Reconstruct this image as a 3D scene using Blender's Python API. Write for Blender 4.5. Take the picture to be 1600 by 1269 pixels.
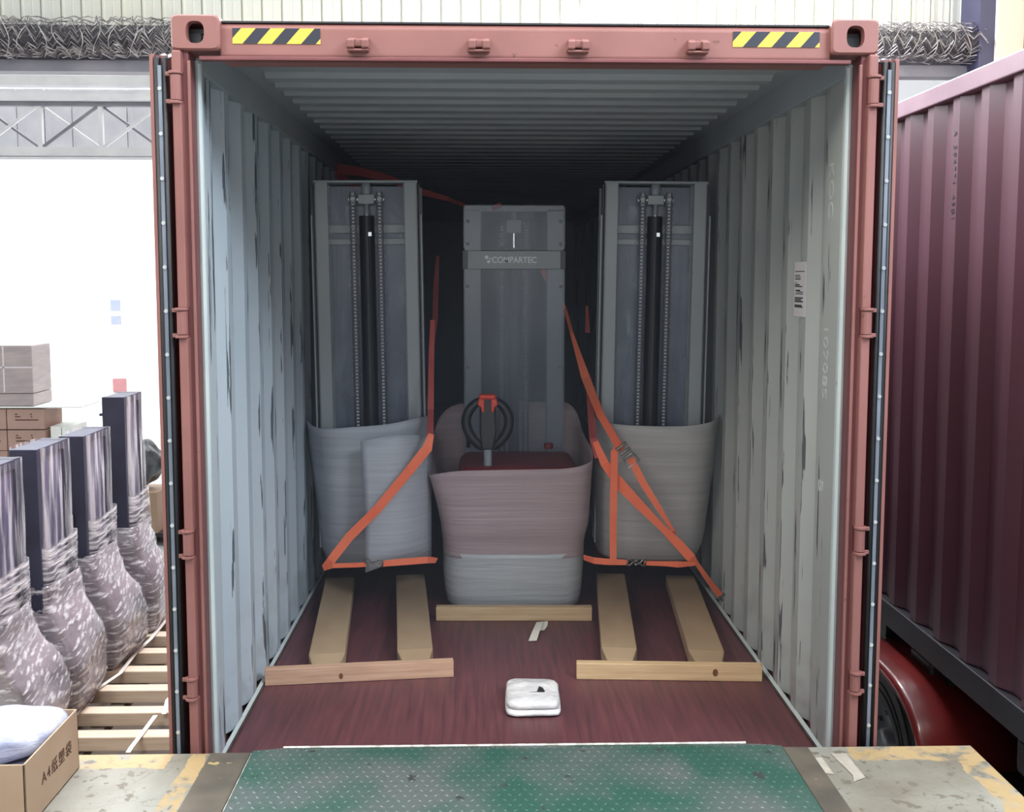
import bpy, bmesh, math, random
from mathutils import Vector, Matrix, noise as mnoise
random.seed(7)
for o in list(bpy.data.objects): bpy.data.objects.remove(o)
SC = bpy.context.scene; COL = SC.collection
PI = math.pi
V = Vector

# ------------------------------------------------------------------ camera
# world: X right, Y into the shipping container, Z up; container floor z=0, door plane y=0
F, PIT, YAW, ROLL, PPY = 1649.0, 0.091, 0.026, 0.001, 587.2
CAM = V((-0.15, -3.714, 1.833))
_cy, _sy, _cp, _sp = math.cos(YAW), math.sin(YAW), math.cos(PIT), math.sin(PIT)
_f = V((_sy*_cp, _cy*_cp, -_sp)); _r = V((_cy, -_sy, 0)); _u = _r.cross(_f)
_c, _s = math.cos(ROLL), math.sin(ROLL)
CR, CU = _c*_r + _s*_u, -_s*_r + _c*_u
cd = bpy.data.cameras.new('camera'); cam = bpy.data.objects.new('camera', cd); COL.objects.link(cam)
m = Matrix((CR, CU, -_f)).transposed().to_4x4(); m.translation = CAM
cam.matrix_world = m
cd.sensor_width = 36; cd.lens = F*36/1600; cd.shift_y = -(634.5-PPY)/1600; cd.clip_end = 200
SC.camera = cam
def at(px, py, Y):
    """point of the place seen at pixel (px,py) on the plane y=Y"""
    d = CR*((px-800)/F) + CU*(-(py-PPY)/F) + _f
    return CAM + d*((Y-CAM.y)/d.y)

# ------------------------------------------------------------------ world, lights, exposure
def lin(c):
    c = c/255.0
    return c/12.92 if c <= 0.04045 else ((c+0.055)/1.055)**2.4
def rgb(r, g, b): return (lin(r), lin(g), lin(b), 1)
w = bpy.data.worlds.new('sky'); SC.world = w; w.use_nodes = True
nt = w.node_tree; nt.nodes.clear()
out = nt.nodes.new('ShaderNodeOutputWorld'); bg = nt.nodes.new('ShaderNodeBackground')
tc = nt.nodes.new('ShaderNodeTexCoord'); sep = nt.nodes.new('ShaderNodeSeparateXYZ')
mr = nt.nodes.new('ShaderNodeMapRange'); mr.inputs[1].default_value = -0.25; mr.inputs[2].default_value = 0.30
ramp = nt.nodes.new('ShaderNodeMix'); ramp.data_type = 'RGBA'
ramp.inputs[6].default_value = (0.30, 0.32, 0.36, 1)      # the hall behind the camera
ramp.inputs[7].default_value = (5.2, 5.3, 5.5, 1)        # open daylight beyond the dock
nt.links.new(tc.outputs['Generated'], sep.inputs[0]); nt.links.new(sep.outputs[1], mr.inputs[0])
nt.links.new(mr.outputs[0], ramp.inputs[0]); nt.links.new(ramp.outputs[2], bg.inputs[0]); nt.links.new(bg.outputs[0], out.inputs[0])
def area(name, loc, target, sx, sy, power, col):
    l = bpy.data.lights.new(name, 'AREA'); l.shape = 'RECTANGLE'; l.size = sx; l.size_y = sy; l.energy = power; l.color = col
    o = bpy.data.objects.new(name, l); COL.objects.link(o); o.location = loc
    o.rotation_euler = (V(target)-V(loc)).to_track_quat('-Z', 'Y').to_euler()
    return o
area('roof_skylight', (0.3, -2.4, 6.8), (0.2, 1.2, 0.5), 5.0, 1.2, 300, (1.0, 0.97, 0.90))
area('hall_right_fill', (3.6, -3.2, 5.2), (-1.0, 1.0, 0.8), 2.4, 1.6, 370, (0.80, 0.90, 1.0))  # cool fill added to light the left inner wall
area('hall_left_fill', (-3.4, -3.0, 5.0), (1.0, 1.0, 0.6), 2.0, 1.4, 170, (1.0, 0.95, 0.87))  # lamp added to brighten the lower right inner wall
area('rear_fill', (-0.6, -9.5, 3.0), (0.0, 2.0, 1.5), 5.0, 3.4, 190, (0.93, 0.97, 1.0))  # fill added behind the camera to light the masts head-on
area('neighbour_rib_fill', (-0.4, 5.0, 5.4), (2.0, 0.4, 2.0), 3.2, 1.0, 1050, (0.97, 0.96, 1.0))  # unseen lamp added to brighten the outer ribs of the neighbouring container
area('yard_wall_fill', (-8, 14.0, 8.6), (-8, 24.0, 2.5), 16, 1.5, 1900, (1, 1, 1))  # added out of frame to whiten the building wall across the yard
SC.view_settings.view_transform = 'Standard'; SC.view_settings.look = 'None'
SC.view_settings.gamma = 1; SC.view_settings.use_curve_mapping = False
SC.view_settings.exposure = 0.0
SC.cycles.diffuse_bounces = 8; SC.cycles.max_bounces = 14; SC.cycles.transparent_max_bounces = 16

# ------------------------------------------------------------------ materials
def mat(name, c1, c2=None, rough=0.6, metal=0.0, scale=6.0, stretch=(1, 1, 1), lo=0.35, hi=0.65,
        bump=0.0, bscale=None, spots=None, sscale=20, slo=0.68, spec=0.5, alpha=None, detail=5, coat=0, translucent=0.0, bstretch=None, rot=None):
    """principled surface whose colour wanders between c1 and c2 over a noise; spots add dirt or wear"""
    M = bpy.data.materials.new(name); M.use_nodes = True
    n = M.node_tree; b = n.nodes['Principled BSDF']; L = n.links
    b.inputs['Roughness'].default_value = rough; b.inputs['Metallic'].default_value = metal
    b.inputs['Specular IOR Level'].default_value = spec
    b.inputs['Coat Weight'].default_value = coat
    t = n.nodes.new('ShaderNodeTexCoord'); mp = n.nodes.new('ShaderNodeMapping'); mp.inputs['Scale'].default_value = stretch
    if rot: mp.vector_type = 'TEXTURE'; mp.inputs['Rotation'].default_value = rot; mp.inputs['Scale'].default_value = [1/q for q in stretch]
    L.new(t.outputs['Object'], mp.inputs[0])
    ns = n.nodes.new('ShaderNodeTexNoise'); ns.inputs['Scale'].default_value = scale; ns.inputs['Detail'].default_value = detail
    L.new(mp.outputs[0], ns.inputs[0])
    cr = n.nodes.new('ShaderNodeMapRange'); cr.inputs[1].default_value = lo; cr.inputs[2].default_value = hi
    L.new(ns.outputs[0], cr.inputs[0])
    mx = n.nodes.new('ShaderNodeMix'); mx.data_type = 'RGBA'
    mx.inputs[6].default_value = rgb(*c1); mx.inputs[7].default_value = rgb(*(c2 or c1)); L.new(cr.outputs[0], mx.inputs[0])
    col = mx.outputs[2]
    if spots:
        n2 = n.nodes.new('ShaderNodeTexNoise'); n2.inputs['Scale'].default_value = sscale; n2.inputs['Detail'].default_value = 6
        L.new(mp.outputs[0], n2.inputs[0])
        r2 = n.nodes.new('ShaderNodeMapRange'); r2.inputs[1].default_value = slo; r2.inputs[2].default_value = slo+0.04
        L.new(n2.outputs[0], r2.inputs[0])
        m2 = n.nodes.new('ShaderNodeMix'); m2.data_type = 'RGBA'; m2.inputs[7].default_value = rgb(*spots)
        L.new(r2.outputs[0], m2.inputs[0]); L.new(col, m2.inputs[6]); col = m2.outputs[2]
    L.new(col, b.inputs['Base Color'])
    if bump:
        n3 = n.nodes.new('ShaderNodeTexNoise'); n3.inputs['Scale'].default_value = bscale or scale*3; n3.inputs['Detail'].default_value = 4
        if bstretch:
            m3 = n.nodes.new('ShaderNodeMapping'); m3.inputs['Scale'].default_value = bstretch
            L.new(t.outputs['Object'], m3.inputs[0]); L.new(m3.outputs[0], n3.inputs[0])
        else: L.new(mp.outputs[0], n3.inputs[0])
        bp = n.nodes.new('ShaderNodeBump'); bp.inputs['Strength'].default_value = bump; bp.inputs['Distance'].default_value = 0.02
        L.new(n3.outputs[0], bp.inputs['Height']); L.new(bp.outputs[0], b.inputs['Normal'])
    o = n.nodes['Material Output']
    if translucent:
        tr = n.nodes.new('ShaderNodeBsdfTranslucent'); L.new(col, tr.inputs[0])
        ms = n.nodes.new('ShaderNodeMixShader'); ms.inputs[0].default_value = translucent
        L.new(b.outputs[0], ms.inputs[1]); L.new(tr.outputs[0], ms.inputs[2]); L.new(ms.outputs[0], o.inputs[0])
        last = ms
    else: last = b
    if alpha is not None:
        tp = n.nodes.new('ShaderNodeBsdfTransparent'); ms = n.nodes.new('ShaderNodeMixShader')
        if isinstance(alpha, tuple):     # (low, high) opacity along the colour noise
            ar = n.nodes.new('ShaderNodeMapRange'); ar.inputs[1].default_value = lo; ar.inputs[2].default_value = hi
            ar.inputs[3].default_value, ar.inputs[4].default_value = alpha
            L.new(ns.outputs[0], ar.inputs[0]); L.new(ar.outputs[0], ms.inputs[0])
        else: ms.inputs[0].default_value = alpha
        L.new(tp.outputs[0], ms.inputs[1]); L.new(last.outputs[0], ms.inputs[2]); L.new(ms.outputs[0], o.inputs[0])
    M['col'] = 1
    return M
def nodes_math(n, op, a, b=None, c=None):
    x = n.nodes.new('ShaderNodeMath'); x.operation = op
    for i, v in enumerate((a, b, c)):
        if v is None: continue
        if isinstance(v, (int, float)): x.inputs[i].default_value = v
        else: n.links.new(v, x.inputs[i])
    return x.outputs[0]

MT = {}
MT['red'] = mat('container_red_paint', (138, 92, 88), (126, 82, 78), rough=0.5, scale=3, bump=0.05, spots=(92, 58, 52), sscale=14, slo=0.70)
MT['red_dark'] = mat('container_maroon_paint', (116, 66, 68), (104, 56, 58), rough=0.45, scale=2, stretch=(1, 1, .3), spots=(170, 120, 110), sscale=22, slo=0.72)
MT['gasket'] = mat('black_rubber', (22, 24, 28), (32, 34, 40), rough=0.5, scale=10)
MT['strip'] = mat('grey_gasket_strip', (132, 140, 154), (104, 112, 124), rough=0.35, metal=0.3, scale=10, stretch=(1, 1, .3))
MT['rivet'] = mat('rivet_metal', (200, 204, 208), rough=0.3, metal=0.6)
MT['siding'] = mat('white_siding', (226, 226, 212), (218, 220, 212), rough=0.6, scale=1.2)
MT['beam_light'] = mat('pale_grey_steel', (226, 226, 228), (214, 214, 218), rough=0.5, scale=3)
MT['beam_dark'] = mat('dark_grey_steel', (134, 132, 140), (116, 116, 126), rough=0.5, scale=3)
MT['column'] = mat('navy_column_edge', (66, 66, 92), rough=0.5)
MT['cream'] = mat('cream_siding', (216, 204, 186), (208, 196, 178), rough=0.6, scale=1)
MT['mesh_wire'] = mat('galvanised_wire', (196, 192, 190), (130, 126, 130), rough=0.45, metal=0.55, scale=9)
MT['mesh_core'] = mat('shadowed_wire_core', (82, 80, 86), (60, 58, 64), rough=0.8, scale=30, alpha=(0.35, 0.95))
MT['ground'] = mat('ground_concrete', (168, 174, 172), (150, 156, 156), rough=0.7, scale=1.5, spots=(120, 124, 122), sscale=3, slo=0.66)
MT['apron'] = mat('overexposed_apron', (238, 238, 236), (230, 230, 228), rough=0.9, scale=.5)  # near-white concrete; outdoor overexposure put into the colour
MT['wood'] = mat('pine_timber', (212, 184, 144), (196, 162, 124), rough=0.6, scale=5, stretch=(.6, 14, 14), bump=.1, spots=(150, 96, 60), sscale=1.4, slo=.71)
MT['wood_pink'] = mat('pinkish_timber', (198, 162, 138), (178, 140, 116), rough=0.65, scale=5, stretch=(.6, 14, 14), bump=.1, spots=(130, 80, 58), sscale=1.6, slo=.69)
MT['pallet'] = mat('pallet_timber', (226, 210, 190), (204, 186, 164), rough=0.7, scale=4, stretch=(.5, 10, 10), bump=.15)
MT['pallet_dark'] = mat('shaded_pallet_timber', (96, 84, 74), (76, 66, 60), rough=0.8, scale=4)  # darkened timber; shade below the deck boards put into the colour
MT['knot'] = mat('timber_knot', (120, 76, 44), (92, 56, 34), rough=.7, scale=60)
MT['mast'] = mat('grey_mast_paint', (158, 164, 168), (148, 154, 160), rough=0.4, scale=2, stretch=(1, 1, .3))
MT['mast_dark'] = mat('inner_mast_paint', (112, 118, 128), (98, 104, 114), rough=0.45, scale=2)
MT['black'] = mat('black_plastic', (24, 26, 32), (32, 34, 40), rough=0.42, scale=20)
MT['cyl'] = mat('black_cylinder', (22, 24, 30), rough=0.5)
MT['rod'] = mat('chromed_rod', (235, 238, 240), rough=0.12, metal=0.7)
MT['chain'] = mat('oiled_chain', (30, 32, 38), (22, 24, 30), rough=0.4, metal=0.3, scale=60)
MT['roller'] = mat('bright_roller', (216, 220, 226), rough=0.25, metal=0.3)
MT['body_red'] = mat('machine_red', (140, 30, 36), (124, 24, 30), rough=0.5)
MT['button'] = mat('orange_red_button', (230, 70, 44), (214, 58, 38), rough=0.35)
MT['orange'] = mat('orange_webbing', (246, 128, 92), (238, 108, 72), rough=0.7, scale=4, bump=.2, bscale=300)
MT['orange_red'] = mat('shaded_orange_webbing', (186, 84, 80), (170, 74, 72), rough=0.8, scale=4, bump=.2, bscale=300)  # duller copy of the same webbing; dimness farther in put into the colour
MT['hook'] = mat('zinc_hook', (150, 146, 140), (90, 88, 86), rough=0.3, metal=0.85, scale=30)
MT['sleeve'] = mat('brown_cardboard_sleeve', (166, 142, 114), (152, 128, 102), rough=0.75, scale=4, stretch=(1, .5, 1))
MT['carton'] = mat('brown_carton', (168, 144, 122), (156, 132, 110), rough=0.75, scale=3)
MT['carton_pink'] = mat('wrapped_grey_carton', (176, 164, 162), (160, 150, 150), rough=0.5, scale=3, stretch=(1, 1, 6))
MT['carton_brown'] = mat('printed_carton', (176, 146, 134), (164, 134, 122), rough=0.7, scale=3)
MT['white_box'] = mat('white_carton', (240, 244, 240), (228, 234, 228), rough=.6, scale=2)
MT['ink'] = mat('brown_ink', (74, 48, 34), rough=.8)
MT['ink_black'] = mat('black_ink', (30, 30, 34), rough=.8)
MT['foam_grey'] = mat('grey_white_foam', (200, 203, 210), (184, 187, 196), rough=0.45, scale=5, stretch=(.3, .3, 9), lo=.3, hi=.7, bump=.25, bscale=4, bstretch=(.5, .5, 16), alpha=0.9, translucent=.2)
MT['foam_pink'] = mat('pinkish_foam', (206, 186, 188), (190, 170, 174), rough=0.45, scale=5, stretch=(.3, .3, 9), lo=.3, hi=.7, bump=.25, bscale=4, bstretch=(.5, .5, 16), alpha=0.86, translucent=.2)
MT['foam_warm'] = mat('warm_grey_foam', (203, 201, 200), (188, 186, 185), rough=0.45, scale=5, stretch=(.3, .3, 9), lo=.3, hi=.7, bump=.2, bscale=4, bstretch=(.5, .5, 16), alpha=0.92, translucent=.2)
MT['foam_shiny'] = mat('taped_foam_skirt', (214, 218, 220), (196, 200, 204), rough=0.22, scale=5, stretch=(.3, .3, 7), bump=.3, bscale=5, bstretch=(.6, .6, 9), alpha=0.93, translucent=.15)
MT['film'] = mat('stretch_film', (244, 244, 250), (230, 226, 236), rough=0.12, scale=7, stretch=(3, 3, .25), lo=.38, hi=.56, bump=.7, bscale=9, bstretch=(4, 4, .3), alpha=(.55, .04), spec=.8)
MT['film_h'] = mat('stretch_film_bands', (240, 240, 244), (190, 186, 192), rough=0.14, scale=6, stretch=(.9, .9, 7), lo=.40, hi=.60, bump=.9, bscale=7, bstretch=(.8, .8, 6), alpha=(.75, .08), spec=.8)
MT['film_foam'] = mat('film_over_foam', (160, 152, 158), (118, 112, 120), rough=0.2, scale=2.6, stretch=(1, 1, 1.6), lo=.38, hi=.62, bump=.9, bscale=2.6, bstretch=(1.6, 1.6, 3.4), spec=.8)
MT['film_streak'] = mat('film_glints', (250, 250, 252), (226, 224, 230), rough=0.12, scale=6, stretch=(1.8, 1.8, 9), rot=(.35, 0, 0), lo=.54, hi=.70, detail=3, bump=.35, bscale=5, alpha=(.0, .75), spec=.8)  # white streaks; highlights on the film put into its colour
MT['film_clear'] = mat('clear_bag', (190, 200, 216), (180, 190, 206), rough=0.15, scale=4, stretch=(1.6, 1, .8), lo=.5, hi=.7, bump=.6, bscale=6, alpha=(.05, .5))
MT['navy'] = mat('navy_mast_paint', (52, 54, 78), (42, 44, 64), rough=0.4, scale=3)
MT['violet'] = mat('violet_panel', (98, 90, 122), (78, 74, 104), rough=0.3, scale=3, stretch=(3, 3, .4))
MT['acrylic'] = mat('hazy_acrylic', (168, 178, 196), (150, 160, 178), rough=0.2, scale=2, stretch=(2, 1, .5), alpha=(.30, .20))
MT['plate_guard'] = mat('dusty_guard_screen', (128, 138, 160), (112, 122, 146), rough=0.3, scale=2, stretch=(2, 1, .5), alpha=(.58, .46))
MT['paper'] = mat('white_paper', (228, 222, 210), (216, 210, 198), rough=0.8, scale=8)
MT['packet'] = mat('white_foam_packet', (222, 220, 220), (204, 202, 204), rough=0.5, scale=14, bump=.8, bscale=18)
MT['bundle'] = mat('lilac_white_film', (178, 182, 198), (140, 146, 172), rough=0.25, scale=5, stretch=(1, 2, 3), bump=.9, bscale=7)
MT['white_strap'] = mat('white_strapping', (234, 230, 224), rough=.35)
MT['tyre'] = mat('tyre_rubber', (20, 22, 24), (34, 36, 38), rough=0.6, scale=20)
MT['rim'] = mat('grey_rim', (90, 94, 100), rough=.4, metal=.4)
MT['chassis'] = mat('black_chassis', (30, 30, 36), (42, 42, 48), rough=0.5, scale=4)
MT['fender'] = mat('red_fender', (124, 36, 34), (84, 26, 30), rough=0.3, scale=2, coat=.4)
MT['bin_bag'] = mat('dark_wrapped_goods', (50, 56, 62), (96, 104, 106), rough=0.3, scale=9, bump=.8, bscale=10)
MT['yellow'] = mat('hazard_yellow', (214, 186, 70), rough=.45)
MT['hz_black'] = mat('hazard_black', (34, 38, 52), rough=.45)
MT['sticker'] = mat('sticker_white', (214, 208, 210), rough=.5)
MT['logo'] = mat('pale_logo_print', (236, 240, 244), rough=.4)
MT['raised'] = mat('raised_paint', (188, 194, 192), rough=.5)
MT['tan_tape'] = mat('dirty_tape', (176, 170, 158), (156, 150, 138), rough=.6, scale=20)
MT['steel_edge'] = mat('worn_dock_steel', (112, 104, 92), (90, 86, 78), rough=.5, metal=.3, scale=6, spots=(190, 170, 120), sscale=16, slo=.64)
MT['bright_edge'] = mat('bare_steel_edge', (240, 238, 232), (170, 166, 158), rough=.4, metal=.1, scale=25, lo=.45, hi=.6)
MT['roof_inner'] = mat('roof_grey_paint', (168, 174, 180), (158, 164, 172), rough=.5, scale=2)

# container inner wall: pale paint with tall dark scuffs on the ribs
def wall_paint(name, c1, c2, first):
    M = mat(name, c1, c2, rough=.5, scale=1.3, stretch=(1, 1, .6), bump=.04, bscale=8)
    n = M.node_tree; L = n.links; b = n.nodes['Principled BSDF']
    col = b.inputs['Base Color'].links[0].from_socket
    t = n.nodes.new('ShaderNodeTexCoord'); s = n.nodes.new('ShaderNodeSeparateXYZ'); L.new(t.outputs['Object'], s.inputs[0])
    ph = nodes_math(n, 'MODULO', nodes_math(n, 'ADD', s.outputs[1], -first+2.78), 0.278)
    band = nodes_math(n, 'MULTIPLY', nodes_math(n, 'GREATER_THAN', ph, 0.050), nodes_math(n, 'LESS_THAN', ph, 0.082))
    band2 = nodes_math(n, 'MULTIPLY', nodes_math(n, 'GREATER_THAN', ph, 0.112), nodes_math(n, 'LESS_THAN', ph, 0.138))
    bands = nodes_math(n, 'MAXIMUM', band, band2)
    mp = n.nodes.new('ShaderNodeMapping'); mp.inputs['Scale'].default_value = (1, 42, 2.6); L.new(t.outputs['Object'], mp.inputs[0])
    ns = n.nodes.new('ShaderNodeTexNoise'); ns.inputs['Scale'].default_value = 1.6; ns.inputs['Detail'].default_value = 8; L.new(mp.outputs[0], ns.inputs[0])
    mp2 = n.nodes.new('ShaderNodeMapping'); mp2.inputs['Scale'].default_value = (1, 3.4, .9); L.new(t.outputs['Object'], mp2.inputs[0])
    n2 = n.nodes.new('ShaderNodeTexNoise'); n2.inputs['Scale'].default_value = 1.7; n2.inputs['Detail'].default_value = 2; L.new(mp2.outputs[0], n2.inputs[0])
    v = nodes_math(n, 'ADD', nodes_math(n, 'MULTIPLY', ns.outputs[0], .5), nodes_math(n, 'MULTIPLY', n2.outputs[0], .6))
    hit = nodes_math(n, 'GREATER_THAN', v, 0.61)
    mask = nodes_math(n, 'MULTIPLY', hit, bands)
    # grime low down on the wall
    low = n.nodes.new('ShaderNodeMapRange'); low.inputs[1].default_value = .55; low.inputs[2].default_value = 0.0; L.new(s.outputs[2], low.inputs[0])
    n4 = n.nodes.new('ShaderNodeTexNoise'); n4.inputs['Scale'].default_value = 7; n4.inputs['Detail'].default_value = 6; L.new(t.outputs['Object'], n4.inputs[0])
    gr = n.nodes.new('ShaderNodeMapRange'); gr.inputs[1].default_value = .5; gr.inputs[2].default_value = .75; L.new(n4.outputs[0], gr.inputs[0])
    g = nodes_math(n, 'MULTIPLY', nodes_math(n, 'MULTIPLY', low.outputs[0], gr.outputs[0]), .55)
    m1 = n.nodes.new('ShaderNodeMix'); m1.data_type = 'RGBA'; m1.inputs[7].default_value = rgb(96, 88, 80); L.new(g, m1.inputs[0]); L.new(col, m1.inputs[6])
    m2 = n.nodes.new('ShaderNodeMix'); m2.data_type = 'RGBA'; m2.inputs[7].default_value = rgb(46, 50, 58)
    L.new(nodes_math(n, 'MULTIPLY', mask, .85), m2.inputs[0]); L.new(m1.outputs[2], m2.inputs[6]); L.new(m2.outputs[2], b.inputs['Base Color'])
    return M
MT['wall_left'] = wall_paint('cool_lit_wall_paint', (178, 187, 195), (166, 177, 187), .436)  # same paint as the right wall; cool light put into this colour
MT['wall_right'] = wall_paint('dim_lit_wall_paint', (168, 171, 168), (156, 160, 160), .509)  # greyer copy of the left wall paint; dimmer light put into the colour
MT['jamb'] = mat('jamb_paint', (196, 206, 206), (184, 196, 198), rough=.5, scale=3, spots=(120, 116, 108), sscale=12, slo=.70)

# plywood floor
def floor_mat():
    M = mat('red_brown_plywood', (106, 62, 66), (78, 48, 54), rough=.45, scale=5, stretch=(9, .5, 1), lo=.35, hi=.7, spots=(150, 110, 104), sscale=9, slo=.76, bump=.1, bscale=10)
    return M
MT['ply'] = floor_mat()
MT['recess'] = mat('blackened_floor_edge', (50, 40, 40), (80, 66, 60), rough=.7, scale=12)

# dock concrete with worn yellow border (paint keeps its own shape on the slab)
def dock_mat():
    M = mat('dock_concrete', (148, 148, 140), (112, 107, 94), rough=.62, scale=2.2, stretch=(1, 1, 1), lo=.35, hi=.68, bump=.25, bscale=22, spots=(104, 98, 86), sscale=26, slo=.60)
    n = M.node_tree; L = n.links; b = n.nodes['Principled BSDF']; col = b.inputs['Base Color'].links[0].from_socket
    t = n.nodes.new('ShaderNodeTexCoord'); s = n.nodes.new('ShaderNodeSeparateXYZ'); L.new(t.outputs['Object'], s.inputs[0])
    x, y = s.outputs[0], s.outputs[1]
    ns = n.nodes.new('ShaderNodeTexNoise'); ns.inputs['Scale'].default_value = 9; ns.inputs['Detail'].default_value = 7; L.new(t.outputs['Object'], ns.inputs[0])
    wob = nodes_math(n, 'MULTIPLY', nodes_math(n, 'SUBTRACT', ns.outputs[0], .5), .07)
    yy = nodes_math(n, 'ADD', y, wob); xx = nodes_math(n, 'ADD', x, wob)
    def rng(v, a, c): return nodes_math(n, 'MULTIPLY', nodes_math(n, 'GREATER_THAN', v, a), nodes_math(n, 'LESS_THAN', v, c))
    front = nodes_math(n, 'MULTIPLY', rng(yy, -.155, 0.1), nodes_math(n, 'MAXIMUM', nodes_math(n, 'LESS_THAN', xx, -1.26), nodes_math(n, 'GREATER_THAN', xx, 1.16)))
    ax = nodes_math(n, 'ABSOLUTE', x)
    sideL = rng(nodes_math(n, 'ADD', xx, .0), -1.20, -1.135)
    sideR = nodes_math(n, 'GREATER_THAN', xx, 1.52)
    m = nodes_math(n, 'MAXIMUM', nodes_math(n, 'MAXIMUM', front, sideL), sideR)
    n5 = n.nodes.new('ShaderNodeTexNoise'); n5.inputs['Scale'].default_value = 13; n5.inputs['Detail'].default_value = 8; L.new(t.outputs['Object'], n5.inputs[0])
    wear = n.nodes.new('ShaderNodeMapRange'); wear.inputs[1].default_value = .62; wear.inputs[2].default_value = .5; L.new(n5.outputs[0], wear.inputs[0])
    m1 = n.nodes.new('ShaderNodeMix'); m1.data_type = 'RGBA'; m1.inputs[7].default_value = rgb(166, 142, 100)
    L.new(nodes_math(n, 'MULTIPLY', nodes_math(n, 'MULTIPLY', m, wear.outputs[0]), .92), m1.inputs[0]); L.new(col, m1.inputs[6])
    # thin wandering cracks
    vn = n.nodes.new('ShaderNodeTexVoronoi'); vn.feature = 'DISTANCE_TO_EDGE'; vn.inputs['Scale'].default_value = 1.9
    av = n.nodes.new('ShaderNodeVectorMath'); av.operation = 'ADD'; sc = n.nodes.new('ShaderNodeVectorMath'); sc.operation = 'SCALE'; sc.inputs[3].default_value = .25
    L.new(ns.outputs[1], sc.inputs[0]); L.new(t.outputs['Object'], av.inputs[0]); L.new(sc.outputs[0], av.inputs[1]); L.new(av.outputs[0], vn.inputs[0])
    crk = nodes_math(n, 'LESS_THAN', vn.outputs[0], .005)
    m3 = n.nodes.new('ShaderNodeMix'); m3.data_type = 'RGBA'; m3.inputs[7].default_value = rgb(78, 74, 68)
    L.new(nodes_math(n, 'MULTIPLY', crk, .3), m3.inputs[0]); L.new(m1.outputs[2], m3.inputs[6]); L.new(m3.outputs[2], b.inputs['Base Color'])
    return M
MT['dock'] = dock_mat()
MT['green'] = mat('worn_green_plate_paint', (50, 88, 76), (92, 100, 98), rough=.42, scale=2.3, lo=.42, hi=.62, bump=.2, bscale=40, spots=(60, 64, 62), sscale=11, slo=.66, metal=.15)
MT['tread'] = mat('rubbed_green_tread', (70, 104, 94), (120, 128, 126), rough=.3, scale=2.3, lo=.42, hi=.62, metal=.3)
def violet_paint():
    return mat('maroon_container_paint', (84, 52, 66), (74, 46, 58), rough=.38, scale=1.5, stretch=(1, 1, .4), spec=1.0)
MT['maroon'] = violet_paint()
MT['maroon_rail'] = mat('pale_maroon_rail', (136, 114, 124), (122, 100, 112), rough=.35, scale=3)  # paler than the maroon side panels

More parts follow.
